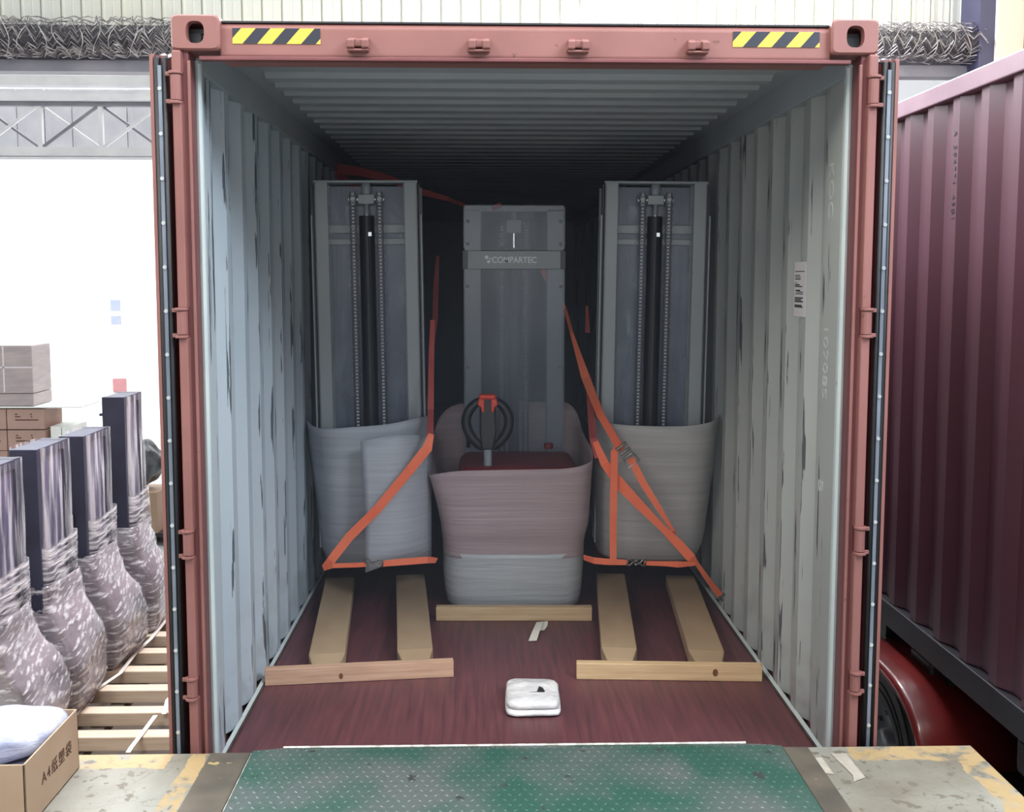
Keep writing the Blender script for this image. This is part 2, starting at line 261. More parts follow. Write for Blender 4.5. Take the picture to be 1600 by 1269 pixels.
# ------------------------------------------------------------------ mesh builder
class MB:
    def __init__(s): s.v = []; s.f = []
    def add(s, vs, fs):
        k = len(s.v); s.v += [tuple(p) for p in vs]; s.f += [tuple(i+k for i in q) for q in fs]; return s
    def box(s, x0, x1, y0, y1, z0, z1):
        vs = [(x, y, z) for z in (z0, z1) for x, y in ((x0, y0), (x1, y0), (x1, y1), (x0, y1))]
        return s.add(vs, [(3, 2, 1, 0), (4, 5, 6, 7), (0, 1, 5, 4), (1, 2, 6, 5), (2, 3, 7, 6), (3, 0, 4, 7)])
    def prism(s, poly, d):
        """poly: list of 3d points, extruded by vector d"""
        n = len(poly); d = V(d); a = [V(p) for p in poly]; b = [p+d for p in a]
        return s.add(a+b, [tuple(range(n))[::-1], tuple(range(n, 2*n))] + [(i, (i+1) % n, n+(i+1) % n, n+i) for i in range(n)])
    def tube(s, pts, r, n=8, closed=False, cap=True):
        pts = [V(p) for p in pts]; N = len(pts); rr = r if isinstance(r, (list, tuple)) else [r]*N
        rings = []; ref = None
        for i, p in enumerate(pts):
            a = pts[(i-1) % N] if (closed or i > 0) else p; b = pts[(i+1) % N] if (closed or i < N-1) else p
            t = (b-a).normalized()
            if ref is None: ref = t.orthogonal().normalized()
            ref = (ref - t*ref.dot(t)).normalized(); bi = t.cross(ref)
            rings.append([p + (ref*math.cos(2*PI*k/n)+bi*math.sin(2*PI*k/n))*rr[i] for k in range(n)])
        vs = [q for R in rings for q in R]; fs = []
        for i in range(N if closed else N-1):
            j = (i+1) % N
            fs += [(i*n+k, i*n+(k+1) % n, j*n+(k+1) % n, j*n+k) for k in range(n)]
        if cap and not closed: fs += [tuple(range(n))[::-1], tuple((N-1)*n+k for k in range(n))]
        return s.add(vs, fs)
    def cyl(s, a, b, r, n=20): return s.tube([a, b], r, n)
    def grid(s, P, closed_u=False):
        """P[i][j] points"""
        n, m_ = len(P), len(P[0]); vs = [q for R in P for q in R]; fs = []
        for i in range(n-1):
            for j in range(m_ if closed_u else m_-1):
                k = (j+1) % m_; fs.append((i*m_+j, i*m_+k, (i+1)*m_+k, (i+1)*m_+j))
        return s.add(vs, fs)
    def ribbon(s, pts, wd, w, th=.003):
        """flat webbing along pts; wd = width direction (one, or one per point)"""
        pts = [V(p) for p in pts]; N = len(pts); wd = [V(x).normalized() for x in wd] if isinstance(wd, list) else [V(wd).normalized()]*N
        ww = w if isinstance(w, (list, tuple)) else [w]*N
        vs = []; fs = []
        for i, p in enumerate(pts):
            t = (pts[min(i+1, N-1)]-pts[max(i-1, 0)]).normalized(); nn = t.cross(wd[i]).normalized()
            for a, b in ((-1, -1), (1, -1), (1, 1), (-1, 1)): vs.append(p + wd[i]*a*ww[i]/2 + nn*b*th/2)
        for i in range(N-1):
            for k in range(4): fs.append((i*4+k, i*4+(k+1) % 4, (i+1)*4+(k+1) % 4, (i+1)*4+k))
        fs += [(3, 2, 1, 0), tuple(4*(N-1)+k for k in range(4))]
        return s.add(vs, fs)
    def build(s, name, m, parent=None, bevel=0, smooth=False, solid=0, segs=2, label=None, M=None, sub=0):
        me = bpy.data.meshes.new(name); me.from_pydata(s.v, [], s.f)
        bm = bmesh.new(); bm.from_mesh(me); bmesh.ops.recalc_face_normals(bm, faces=bm.faces)
        if M is not None: bmesh.ops.transform(bm, matrix=M, verts=bm.verts)
        bm.to_mesh(me); bm.free()
        me.materials.append(MT[m] if isinstance(m, str) else m)
        o = bpy.data.objects.new(name, me); COL.objects.link(o)
        if parent: o.parent = parent
        if smooth:
            for p in me.polygons: p.use_smooth = True
        if sub:
            x = o.modifiers.new('s', 'SUBSURF'); x.levels = x.render_levels = sub
        if solid:
            x = o.modifiers.new('t', 'SOLIDIFY'); x.thickness = solid; x.offset = 0
        if bevel:
            x = o.modifiers.new('b', 'BEVEL'); x.width = bevel; x.segments = segs; x.limit_method = 'ANGLE'; x.angle_limit = math.radians(40)
        if label: o['label'] = label
        return o
def empty(name, loc=(0, 0, 0), rz=0, label=None, cat=None, group=None):
    o = bpy.data.objects.new(name, None); COL.objects.link(o); o.location = loc; o.rotation_euler = (0, 0, rz)
    o.empty_display_size = .2
    tag(o, label, cat, group); return o
def tag(o, label=None, cat=None, group=None, kind=None):
    if label: o['label'] = label
    if cat: o['category'] = cat
    if group: o['group'] = group
    if kind: o['kind'] = kind
    return o
def struct(o): o['kind'] = 'structure'; return o
def text(name, body, size, mtl, loc, rot, parent=None, ext=.0006, sx=1.0, space=1.0, ax='CENTER', bold=0.0):
    cu = bpy.data.curves.new(name, 'FONT'); cu.body = body; cu.size = size; cu.offset = bold; cu.extrude = ext; cu.align_x = ax; cu.align_y = 'CENTER'; cu.space_character = space
    t = bpy.data.objects.new('tmp', cu); COL.objects.link(t)
    dg = bpy.context.evaluated_depsgraph_get(); me = bpy.data.meshes.new_from_object(t.evaluated_get(dg))
    bpy.data.objects.remove(t); me.name = name; me.materials.clear(); me.materials.append(MT[mtl])
    o = bpy.data.objects.new(name, me); COL.objects.link(o); o.location = loc; o.rotation_euler = rot; o.scale = (sx, 1, 1)
    if parent: o.parent = parent
    return o

# ------------------------------------------------------------------ setting: dock, ground, building
DZ = .14
b = MB(); b.box(-9, 1.62, -9, -.045, -1.12, DZ)
struct(b.build('floor', 'dock'))
b = MB(); b.box(-14, 14, -9, 12.5, -1.3, -1.12); struct(b.build('ground', 'ground'))
b = MB(); b.box(-60, 60, 12.5, 90, -1.3, -1.13); struct(b.build('outdoor_ground', 'apron'))

# siding wall above the bay opening: vertical ribs
def siding(name, x0, x1, y, z0, z1, pitch=.1825, d=.03, m='siding'):
    P0 = []; x = x0
    while x < x1:
        for dx, dy in ((0, 0), (.004, d), (.019, d), (.022, -.012), (.034, -.012), (.040, 0), (.11, 0), (.113, -.004), (.119, -.004), (.122, 0)): P0.append((x+dx, y+dy))
        x += pitch
    B = MB(); B.grid([[(a, c, z0) for a, c in P0], [(a, c, z1) for a, c in P0]])
    return B.build(name, m, solid=.004)
struct(siding('wall_back', -9.5, 4.28, 6.3, 4.02, 6.2))
b = MB(); b.box(-9.5, 4.45, 6.12, 6.30, 3.70, 3.80); b.box(-9.5, 4.45, 6.26, 6.30, 3.8, 4.03); struct(b.build('trim_1', 'beam_dark'))
# corner column and side wall at right
b = MB(); b.box(4.30, 4.44, 5.9, 6.4, -1.1, 6.2); struct(b.build('trim_2', 'column'))
b = MB(); b.box(4.44, 4.68, 5.85, 6.4, -1.1, 6.2); struct(b.build('trim_3', 'cream'))
b = MB()
P0 = []; y = 6.0
for k in range(26):
    for dy, dx in ((0, 0), (.012, -.02), (.03, -.02), (.042, 0)): P0.append((4.72+dx, 6.2-k*.40-dy))
b.grid([[(a, c, 2.9) for a, c in P0], [(a, c, 6.2) for a, c in P0]]); struct(b.build('wall_right', 'cream', solid=.01))

# canopy beyond the opening: beams, lattice truss, pale sheeting
b = MB(); b.box(-14, 1, 10.6, 10.8, 4.37, 4.50); struct(b.build('trim_4', 'beam_light'))
b = MB(); b.box(-14, 1, 10.8, 10.95, 4.22, 4.33); struct(b.build('trim_5', 'beam_light'))
tr = empty('roof_truss', (-6, 11, 3.5), 0, 'pale grey steel lattice truss under the canopy, left of the containers', 'truss')
def T(b_, name, m='beam_light'): 
    o = b_.build(name, m, tr); 
    for v in o.data.vertices: v.co -= V((-6, 11, 3.5))
    return o
b = MB(); b.box(-14, 1, 10.95, 11.05, 4.16, 4.24); T(b, 'top_chord', 'beam_dark')
b = MB(); b.box(-14, 1, 10.92, 11.08, 3.49, 3.61); b.box(-14, 1, 10.9, 11.1, 3.44, 3.47); T(b, 'bottom_chord')
for k in range(16):
    x = -13.5+k*.815
    b = MB(); b.box(x-.03, x+.03, 10.97, 11.03, 3.6, 4.18); T(b, 'vertical_strut')
    for sgn in (1, -1):
        b = MB()
        if k % 2 == (0 if sgn > 0 else 1): b.tube([(x, 11, 3.6), (x+.8, 11, 4.18)], .028, 4)
        else: b.tube([(x, 11.05, 4.18), (x+.8, 11.05, 3.6)], .022, 4)
        T(b, 'diagonal_strut', 'beam_light' if sgn > 0 else 'beam_dark')
struct(siding('wall_left', -15, 2, 12.2, 3.62, 4.6, pitch=.4, d=.05, m='beam_light'))

# rolls of chain link mesh lying on the ledge
def mesh_roll(x0, x1, label, seed):
    rnd = random.Random(seed)
    t = empty('wire_mesh_roll', ((x0+x1)/2, 6.02, 3.98), 0, label, 'wire mesh roll', 'wire mesh rolls on the ledge above the bay')
    cx = (x0+x1)/2; Lr = x1-x0
    b = MB()
    for layer, r in enumerate((.172, .150, .12)):
        nw = 13 if layer < 2 else 10
        for i in range(nw):
            th0 = 2*PI*i/nw+layer*.2; pts = []; n = int(Lr/.062)
            for k in range(n+1):
                th = th0+(k % 2)*2*PI/nw*1.1+rnd.uniform(-.13, .13)+.5*math.sin(k*.11+i*.7+layer)
                rr = r+rnd.uniform(-.02, .016)+.008*math.sin(k*.35+i)
                pts.append((x0-cx+Lr*k/n, rr*math.cos(th), rr*math.sin(th)))
            b.tube(pts, .005, 3, cap=False)
    for q in range(int(Lr/.16)):
        x = x0-cx+.08+q*.16; r = .17; ph = rnd.uniform(0, 6)
        b.tube([(x+.05*math.sin(t*2+ph), (r+.012*math.sin(3*t+ph))*math.cos(t), (r+.012*math.sin(3*t+ph))*math.sin(t)) for t in [2*PI*k/20 for k in range(20)]], .0045, 3, closed=True)
    b.build('outer_windings', 'mesh_wire', t)
    b = MB(); b.tube([(x0-cx+.03, 0, 0), (x1-cx-.03, 0, 0)], .105, 16); b.build('shaded_core', 'mesh_core', t)  # dark tube; shade inside the roll put into its colour
    return t
mesh_roll(-5.4, -2.6, 'long roll of tangled chain-link wire on the ledge at the upper left', 3)
mesh_roll(3.3, 4.36, 'short roll of coiled chain-link wire on the ledge beside the dark column', 5)

# ------------------------------------------------------------------ the open shipping container
CT = empty('shipping_container', (0, 0, 0), 0, 'open brick-red shipping container with pale inner walls, loaded with stackers', 'shipping container')
# header
b = MB()
b.prism([(-1.06, .03, 2.60), (-1.06, .03, 2.695), (-1.06, .045, 2.712), (-1.06, .15, 2.712), (-1.06, .15, 2.585), (-1.06, .05, 2.585)], (2.12, 0, 0))
hd = b.build('header_beam', 'red', CT, bevel=.006)
b = MB(); b.box(-1.13, 1.13, .02, .055, 2.583, 2.597); b.build('header_lip', 'red_dark', CT, bevel=.003, label='dark maroon lip under the header')
b = MB(); b.box(-1.06, 1.06, .035, .16, 2.712, 2.718); b.build('header_cap', 'chassis', CT)
# corner castings with an oval hole
def casting(sx):
    me = bpy.data.meshes.new('corner_casting'); bm = bmesh.new()
    W, H, D = .166, .120, .178; cx, cz = sx*(1.219-W/2), 2.612+H/2
    def ring(a, c, n_, y, N=32):
        o = []
        for k in range(N):
            t = 2*PI*k/N; x = math.copysign(abs(math.cos(t))**(2/n_), math.cos(t))*a; z = math.copysign(abs(math.sin(t))**(2/n_), math.sin(t))*c
            o.append(bm.verts.new((cx+x, y, cz+z)))
        return o
    hx = -sx*.0
    outer0 = ring(W/2-.006, H/2-.006, 9, 0); outer1 = ring(W/2, H/2, 9, .008); outer2 = ring(W/2, H/2, 9, D)
    inner0 = ring(.031, .037, 2.8, 0); inner1 = ring(.029, .035, 2.8, .03); inner2 = ring(.065, .05, 6, .035); inner3 = ring(.065, .05, 6, D-.02)
    def bridge(A, B_):
        n_ = len(A)
        for k in range(n_): bm.faces.new((A[k], A[(k+1) % n_], B_[(k+1) % n_], B_[k]))
    bridge(outer0, outer1); bridge(outer1, outer2); bridge(inner0, outer0); bridge(inner1, inner0); bridge(inner2, inner1); bridge(inner3, inner2)
    bm.faces.new(inner3); bm.faces.new(outer2)
    bmesh.ops.recalc_face_normals(bm, faces=bm.faces); bm.to_mesh(me); bm.free()
    me.materials.append(MT['red']); o = bpy.data.objects.new('corner_casting', me); COL.objects.link(o); o.parent = CT
for s in (-1, 1): casting(s)
# hazard stickers
def sticker(x0, x1, z0, z1):
    b = MB(); b.box(x0, x1, .0275, .0295, z0, z1); st = b.build('hazard_sticker', 'yellow', CT, label='yellow and black striped sticker')
    b = MB(); W = x1-x0; H = z1-z0; n = 3; p = W/3.0
    for k in range(-1, 4):
        a = x0+p*k+p*.62-.0; q = []
        for x, z in ((a-H*.55-.0, z0), (a-H*.55+p*.5, z0), (a+p*.5+H*.35, z1), (a+H*.35, z1)): q.append([x, z])
        # clip polygon to the sticker
        poly = q
        for (lim, sg) in ((x0, 1), (x1, -1)):
            o = []
            for i in range(len(poly)):
                A, B_ = poly[i], poly[(i+1) % len(poly)]; ia = sg*(A[0]-lim) >= 0; ib = sg*(B_[0]-lim) >= 0
                if ia: o.append(A)
                if ia != ib:
                    t = (lim-A[0])/(B_[0]-A[0]); o.append([lim, A[1]+t*(B_[1]-A[1])])
            poly = o
            if len(poly) < 3: break
        if len(poly) >= 3: b.prism([(x, .0272, z) for x, z in poly], (0, .0006, 0))
    b.build('stripes', 'hz_black', st, label='black slanted stripes')
sticker(-1.015, -.714, 2.640, 2.692); sticker(.715, 1.019, 2.640, 2.692)
# locking cam keepers on the header
for x in (-.584, -.169, .173, .588):
    b = MB()
    b.prism([(x-.04, .03, 2.615), (x-.036, -.012, 2.622), (x-.036, -.016, 2.648), (x-.03, .03, 2.665)], (.026, 0, 0))
    b.prism([(x+.012, .03, 2.615), (x+.014, -.012, 2.622), (x+.012, -.016, 2.648), (x+.012, .03, 2.665)], (.026, 0, 0))
    b.box(x-.02, x+.02, .002, .03, 2.628, 2.655); b.box(x-.036, x+.038, -.006, .03, 2.612, 2.620)
    b.build('cam_keeper', 'red', CT, bevel=.004)
# posts: outer flange, inner return, hinge tube
for s in (-1, 1):
    b = MB(); b.prism([(s*1.205, 0.02, -.12), (s*1.165, .02, -.12), (s*1.165, .05, -.12), (s*1.172, .16, -.12), (s*1.205, .16, -.12)], (0, 0, 2.735))
    b.build('corner_post', 'red_dark', CT, bevel=.004)
    b = MB(); b.box(s*1.158, s*1.170, .012, .024, -.1, 2.58); b.build('post_bead', 'red', CT, bevel=.003)
    for z0, z1 in ((-.1, .33), (.40, .845), (.94, 1.63), (1.73, 2.435), (2.535, 2.61)):
        b = MB(); b.box(s*1.183, s*1.216, -.012, .03, z0, z1); b.build('hinge_cover', 'red', CT, bevel=.006)
    for z0, z1 in ((.335, .395), (.855, .935), (1.64, 1.722), (2.442, 2.528)):
        b = MB(); b.cyl((s*1.203, -.004, z0), (s*1.203, -.004, z1), .019, 14)
        b.cyl((s*1.205, -.004, z0-.012), (s*1.205, -.004, z0-.002), .024, 14); b.cyl((s*1.205, -.004, z1+.002), (s*1.205, -.004, z1+.012), .024, 14)
        b.box(s*1.205, s*1.238, -.008, .004, z0-.010, z0+.004); b.box(s*1.205, s*1.238, -.008, .004, z1-.004, z1+.010)
        b.build('hinge', 'red', CT, bevel=.002, smooth=False)
# side walls: jamb flat then ISO corrugation
def profile(y0, y1, first, Xi, s):
    P0 = [(s*Xi, y0)]; y = first-.07-.068
    k = 0; y = first
    # inner flat .070, slope .068, outer flat .072, slope .068
    P0.append((s*Xi, y-.0))
    while y < y1:
        P0 += [(s*(Xi+.036), y+.068), (s*(Xi+.036), y+.140), (s*Xi, y+.208), (s*Xi, y+.278)]; y += .278
    return P0
for s, first, m_ in ((-1, .436, 'wall_left'), (1, .509, 'wall_right')):
    P0 = profile(.16, 11.9, first-.14, 1.165, s)
    b = MB(); b.grid([[(a, c, .0) for a, c in P0], [(a, c, 2.60) for a, c in P0]]); b.build('side_panel', m_, CT, solid=.003)
    b = MB(); b.box(s*1.150, s*1.2, .135, 11.95, 2.56, 2.70); b.build('top_side_rail', 'roof_inner', CT, bevel=.004)
    b = MB(); b.box(s*1.158, s*1.21, .12, .17, 0, 2.60); b.tube([(s*1.160, .125, 0.0), (s*1.160, .125, 2.59)], .010, 8); b.build('jamb', 'jamb', CT)
    b = MB(); b.box(s*1.205, s*1.217, .03, 12.1, -.12, 2.70); b.build('outer_side', 'red', CT)
    b = MB(); b.prism([(s*1.165, .1, 0), (s*1.15, .1, 0.0), (s*1.165, .1, .02)], (0, 11.8, 0)); b.build('floor_bead', 'jamb', CT)
# roof
P0 = []; y = .16
P0.append((y, 2.688)); y = .845-.075
while y < 11.8:
    P0 += [(y, 2.688), (y+.03, 2.668), (y+.12, 2.668), (y+.15, 2.688)]; y += .209
P0.append((11.95, 2.688))
b = MB(); b.grid([[(-1.06, a, c) for a, c in P0], [(1.06, a, c) for a, c in P0]]); b.build('roof_panel', 'roof_inner', CT, solid=.003)
b = MB()
for s in (-1, 1): b.box(s*1.06, s*1.16, .15, 11.95, 2.686, 2.692)
b.box(-1.2, 1.2, .15, 12.1, 2.70, 2.715)
b.build('roof_margin', 'roof_inner', CT)
b = MB(); b.box(-1.2, 1.2, 11.95, 12.1, -.12, 2.71); b.build('end_wall', 'roof_inner', CT)
b = MB()
for k in range(8): b.box(-1.145+k*.2875, -1.145+(k+1)*.2875, .1, 11.95, -.028, 0)
b.build('floor_boards', 'ply', CT)
b = MB(); b.box(-1.2, 1.2, .02, .1, -.15, -.002); b.box(-1.2, 1.2, .1, 11.9, -.15, -.03); b.build('door_sill', 'red_dark', CT)
b = MB()
for s in (-1, 1): b.box(s*1.145, s*1.166, .1, 11.95, -.02, .006)
b.build('floor_edge', 'recess', CT)
# doors swung right round against the sides
for s in (-1, 1):
    d = MB(); X0, X1 = 1.236, 1.295
    d.box(s*(X0+.004), s*(X1-.012), .03, 1.17, -.06, 2.60)
    dr = d.build('door_leaf', 'red_dark', CT, label='door leaf folded back along the container side')
    e = MB(); e.box(s*(X1-.012), s*X1, .008, 1.17, -.06, 2.60); e.build('door_skin', 'red', dr)
    g = MB()
    g.tube([(s*(X0+.010), .012, -.05), (s*(X0+.010), .012, 2.585), (s*(X0+.010), .1, 2.61)], .0105, 8)
    g.tube([(s*(X0+.036), .012, -.05), (s*(X0+.036), .012, 2.585), (s*(X0+.036), .1, 2.61)], .0105, 8)
    g.build('gasket', 'gasket', dr, smooth=True)
    g = MB(); g.box(s*(X0+.017), s*(X0+.029), -.002, .02, -.05, 2.56); st = g.build('gasket_strip', 'strip', dr)
    for k in range(17):
        z = .05+k*.152; g = MB(); g.tube([(s*(X0+.023), -.002, z), (s*(X0+.023), -.006, z)], .007, 8)
        g.build('rivet', 'rivet', st)
# shipping label and raised characters on the right wall
lb = MB(); lb.box(1.160, 1.1622, .575, .735, 1.680, 1.907); LB = lb.build('shipping_label', 'sticker', CT, label='white label with black bars')
b = MB(); z = 1.869
for k, (h, a, c) in enumerate(((.003, .0, 1), (.003, .0, .5), (.003, 0, .6), (.004, 0, .6), (.003, 0, .2), (.005, 0, .5), (.004, .0, .8), (.005, .1, .6), (.003, .2, .9), (.003, .1, .9), (.005, 0, .9), (.005, 0, .7), (.005, 0, .9), (.006, 0, .8), (.004, 0, .9))):
    b.box(1.1590, 1.1602, .722-c*.125, .722-a*.1, z-h, z); z -= .0075 if k % 3 else .016
b.build('printed_bars', 'ink_black', LB)
for body, z, y in (('KOC', 2.17, .30), ('10708S', 1.52, .315), ('B', 1.03, .33)):
    text('raised_characters', body, .074, 'raised', (1.1635, y, z), Matrix(((0, 0, -1), (0, 1, 0), (1, 0, 0))).to_euler() if False else Matrix(((0, 0, -1), (0, -1, 0), (-1, 0, 0))).to_euler(), CT, ext=.001, sx=1.35)
# ------------------------------------------------------------------ neighbouring container on its trailer
RC = empty('shipping_container', (2.0, 0, 0), 0, 'maroon corrugated shipping container on a truck to the right', 'shipping container')
P0 = []; y = -.30
while y < 12:
    P0 += [(.0, y), (.0, y+.070), (.036, y+.138), (.036, y+.210)]; y += .278
b = MB(); b.grid([[(a, c, .13) for a, c in P0], [(a, c, 2.67) for a, c in P0]]); b.build('side_panel', 'maroon', RC, solid=.003)
b = MB(); b.box(-.02, .08, -.35, 12.0, 2.66, 2.745); b.build('top_side_rail', 'maroon_rail', RC, bevel=.006)
b = MB(); b.box(-.015, .10, -.35, 12.0, .0, .125); b.build('bottom_side_rail', 'chassis', RC, bevel=.004)
b = MB(); b.box(-.02, .12, -.40, -.30, -.03, 2.70); b.build('corner_post', 'maroon_rail', RC, bevel=.006)
b = MB(); b.box(.06, 2.42, -.38, 12.0, 2.68, 2.70); b.box(.06, 2.42, 11.95, 12, 0, 2.7); b.box(.06, 2.42, -.36, 12.0, 0.02, .06); b.box(2.38, 2.42, -.36, 12, 0, 2.7); b.box(.1, 2.42, -.36, -.32, 0, 2.7)
b.build('shell', 'maroon', RC)
for k, ch_ in enumerate('A 304771 45G1'):
    if ch_ != ' ': text('number_character', ch_, .040, 'ink_black', (-.0035, 1.125, 2.50-k*.032), Matrix(((0, 0, -1), (0, -1, 0), (-1, 0, 0))).to_euler(), RC)

TK = empty('trailer', (2.0, 1.2, -1.12), 0, 'truck trailer with glossy red mudguard under the maroon container', 'trailer')
def TKb(b_, name, m_, **k):
    o = b_.build(name, m_, TK, **k)
    for v in o.data.vertices: v.co -= V((2.0, 1.2, -1.12))
    return o
b = MB(); b.box(2.45, 2.60, -1.0, 11, -.45, -.06); b.box(3.3, 3.45, -1, 11, -.45, -.06)
for yy in (-.3, .45, 1.2, 2.0, 3.4, 5): b.box(2.1, 3.9, yy, yy+.08, -.2, -.06)
TKb(b, 'chassis_frame', 'chassis')
# arched mudguards, each a swept sheet
def mudguard(yc, zc, R, x0, x1, ta, tb):
    P = []
    for k in range(25):
        t = ta+(tb-ta)*k/24; c_, s_ = math.cos(t), math.sin(t)
        pr = 3.2; rr = R/((abs(c_)**pr+abs(s_)**pr)**(1/pr))
        y_, z_ = yc-rr*c_*1.0, zc+rr*s_*.98
        P.append([(x0, y_, z_-.05), (x0-.01, y_, z_-.008), (x0+.02, y_, z_+.004), (x1, y_, z_+.004)])
    b_ = MB(); b_.grid(P); return b_
g = TKb(mudguard(1.55, -.78, .68, 1.86, 2.5, -.15, 3.1), 'mudguard', 'fender', solid=.008, smooth=True)
g = TKb(mudguard(.0-.25, -.80, .68, 1.86, 2.5, .3, 3.2), 'mudguard', 'fender', solid=.008, smooth=True)
def wheel(y):
    R = .5; pr = [(1.90, .28), (1.90, .42), (1.915, .475), (1.94, .5), (2.13, .5), (2.16, .475), (2.17, .3)]
    b_ = MB(); N = 40
    b_.grid([[(x, y+r*math.cos(2*PI*k/N), -.62+r*math.sin(2*PI*k/N)) for k in range(N)] for x, r in pr], closed_u=True)
    for rr in (.33, .37, .45): b_.tube([(1.898, y+rr*math.cos(2*PI*k/N), -.62+rr*math.sin(2*PI*k/N)) for k in range(N)], .006, 5, closed=True)
    wh = TKb(b_, 'wheel', 'tyre', smooth=True)
    b_ = MB(); pr = [(1.93, .28), (1.97, .25), (1.98, .12), (1.93, .11), (1.93, .0001)]
    b_.grid([[(x, y+r*math.cos(2*PI*k/N), -.62+r*math.sin(2*PI*k/N)) for k in range(N)] for x, r in pr], closed_u=True)
    for k in range(10):
        t = 2*PI*k/10; b_.cyl((1.98, y+.19*math.cos(t), -.62+.19*math.sin(t)), (1.955, y+.19*math.cos(t), -.62+.19*math.sin(t)), .014, 6)
    rim = b_.build('rim', 'rim', wh, smooth=True)
    for v in rim.data.vertices: v.co -= V((2.0, 1.2, -1.12))
wheel(1.55); wheel(-.25)
b = MB(); b.box(2.05, 2.3, 1.30, 1.55, -.17, -.06); TKb(b, 'twist_lock_bracket', 'chassis', bevel=.02)
b = MB(); b.box(2.05, 2.3, .15, .45, -.2, -.06); TKb(b, 'twist_lock_bracket', 'chassis', bevel=.02)
b = MB(); b.box(2.2, 4.0, -1.2, 11, -.5, -.42); TKb(b, 'belly_plate', 'chassis')

# ------------------------------------------------------------------ dock leveller
PL = empty('dock_leveller', (0, -.6, DZ), 0, 'worn green steel dock plate bridging the dock and the container floor', 'dock plate')
def plate_z(y):   # hinge at y=-.1; lip slopes down on to the container floor
    return .158 if y < -.08 else .158-(y+.08)/(.30)*.132
prof = [-4.2, -2.0, -.9, -.45, -.08, .05, .16, .22]
b = MB(); P = []
for y in prof:
    xl, xr = -.975, .915
    P.append([(xl, y+.6, plate_z(y)-DZ), (xr, y+.6, plate_z(y)-DZ)])
P2 = [[(-.935, .265+.6-.0, plate_z(.255)-DZ), (.875, .265+.6, plate_z(.255)-DZ)]]
b.grid(P+P2)
pl = b.build('plate', 'green', PL, solid=.012)
b = MB(); b.tube([(-.935, .868, plate_z(.258)-DZ+.006), (.875, .868, plate_z(.258)-DZ+.006)], .007, 6); b.build('lip_edge', 'bright_edge', PL, label='rubbed bright front edge')
b = MB(); b.tube([(-.975, -3.5, .02), (-.975, .5, .02)], .004, 5); b.build('side_edge', 'bright_edge', PL)
# tear-drop tread: low bars in alternating directions
b = MB(); rnd = random.Random(2); p = .034
for i in range(58):
    for j in range(40):
        x = -.955+i*p+(.5*p if j % 2 else 0); y = -1.10+j*p
        if x > .90: continue
        z = plate_z(y)-DZ+.006; a = (PI/4 if (i+j) % 2 else -PI/4); c_, s_ = math.cos(a)*.0105, math.sin(a)*.0105
        n_ = V((-s_, c_, 0))*.32
        A, B_ = V((x-c_, y+.6-s_, z)), V((x+c_, y+.6+s_, z)); M_ = V((x, y+.6, z+.0022))
        b.add([A, V((x, y+.6, z))+n_, B_, V((x, y+.6, z))-n_, M_], [(0, 1, 4), (1, 2, 4), (2, 3, 4), (3, 0, 4)])
tr_ = b.build('tread', 'tread', pl); tr_['kind'] = 'stuff'
b = MB()
b.box(-1.13, -.99, -4.2, -.05, DZ-.003, DZ+.004); b.box(.93, 1.02, -4.2, -.05, DZ-.003, DZ+.004)
struct(b.build('trim_6', 'steel_edge'))
# scraps of tape stuck on the dock
tg = 'scraps of tape on the right of the dock'
def dock_pt(px, py, z=DZ+.002):
    d = CR*((px-800)/F)+CU*(-(py-PPY)/F)+_f; return CAM+d*((z-CAM.z)/d.z)
for pts, lab in (([(1298, 1178), (1322, 1178), (1352, 1215), (1334, 1222), (1333, 1212)], 'long torn strip of pale tape stuck on the dock'),
                 ([(1262, 1186), (1284, 1184), (1303, 1210), (1280, 1208)], 'short pale tape scrap beside the long torn strip')):
    b = MB(); b.prism([dock_pt(*q) for q in pts], (0, 0, .001)); tag(b.build('tape_scrap', 'tan_tape'), lab, 'tape')

# ------------------------------------------------------------------ carton with bundles on the dock
CB = empty('cardboard_box', (-1.75, -.36, DZ), 0, 'open cardboard box with printed side on the dock, lower left', 'cardboard box')
X0, X1, Y0, Y1, H = -.20, .19, -.21, .214, .212; t = .006
for nm, bx in (('side_panel', (X0, X1, Y0, Y0+t, 0, H)), ('side_panel', (X0, X1, Y1-t, Y1, 0, H)), ('side_panel', (X0, X0+t, Y0, Y1, 0, H)), ('printed_panel', (X1-t, X1, Y0, Y1, 0, H)), ('bottom_panel', (X0, X1, Y0, Y1, 0, t))):
    b = MB(); b.box(*bx); o = b.build(nm, 'carton', CB, bevel=.0015)
text('printed_lettering', 'A4\u7eb8\u5851\u888b', .052, 'ink', (X1+.0008, .03, .105), (PI/2, 0, PI/2), CB, space=1.25)
def blob(name, c, r, m_, n=2.6, seed=0, amp=.02, ns=6):
    b_ = MB(); U, W_ = 22, 34; P = []
    for i in range(U+1):
        ph = -PI/2+PI*i/U; row = []
        for j in range(W_):
            th = 2*PI*j/W_; f = lambda v: math.copysign(abs(v)**(2/n), v)
            p = V((f(math.cos(ph))*f(math.cos(th))*r[0], f(math.cos(ph))*f(math.sin(th))*r[1], f(math.sin(ph))*r[2]))
            p += p.normalized()*amp*mnoise.noise(p*ns+V((seed, 0, 0))) if p.length > 0 else V()
            row.append(V(c)+p)
        P.append(row)
    b_.grid(P, closed_u=True); return b_.build(name, m_, smooth=True)
tag(blob('wrapped_bundle', (-1.75, -.35, .215), (.165, .185, .055), 'bundle', seed=1, amp=.035), 'lower film-wrapped lilac bundle inside the cardboard box', 'bundle', 'film-wrapped bundles in the open box')
tag(blob('wrapped_bundle', (-1.76, -.25, .315), (.175, .17, .06), 'bundle', seed=4, amp=.035), 'upper film-wrapped white bundle rising out of the cardboard box', 'bundle', 'film-wrapped bundles in the open box')

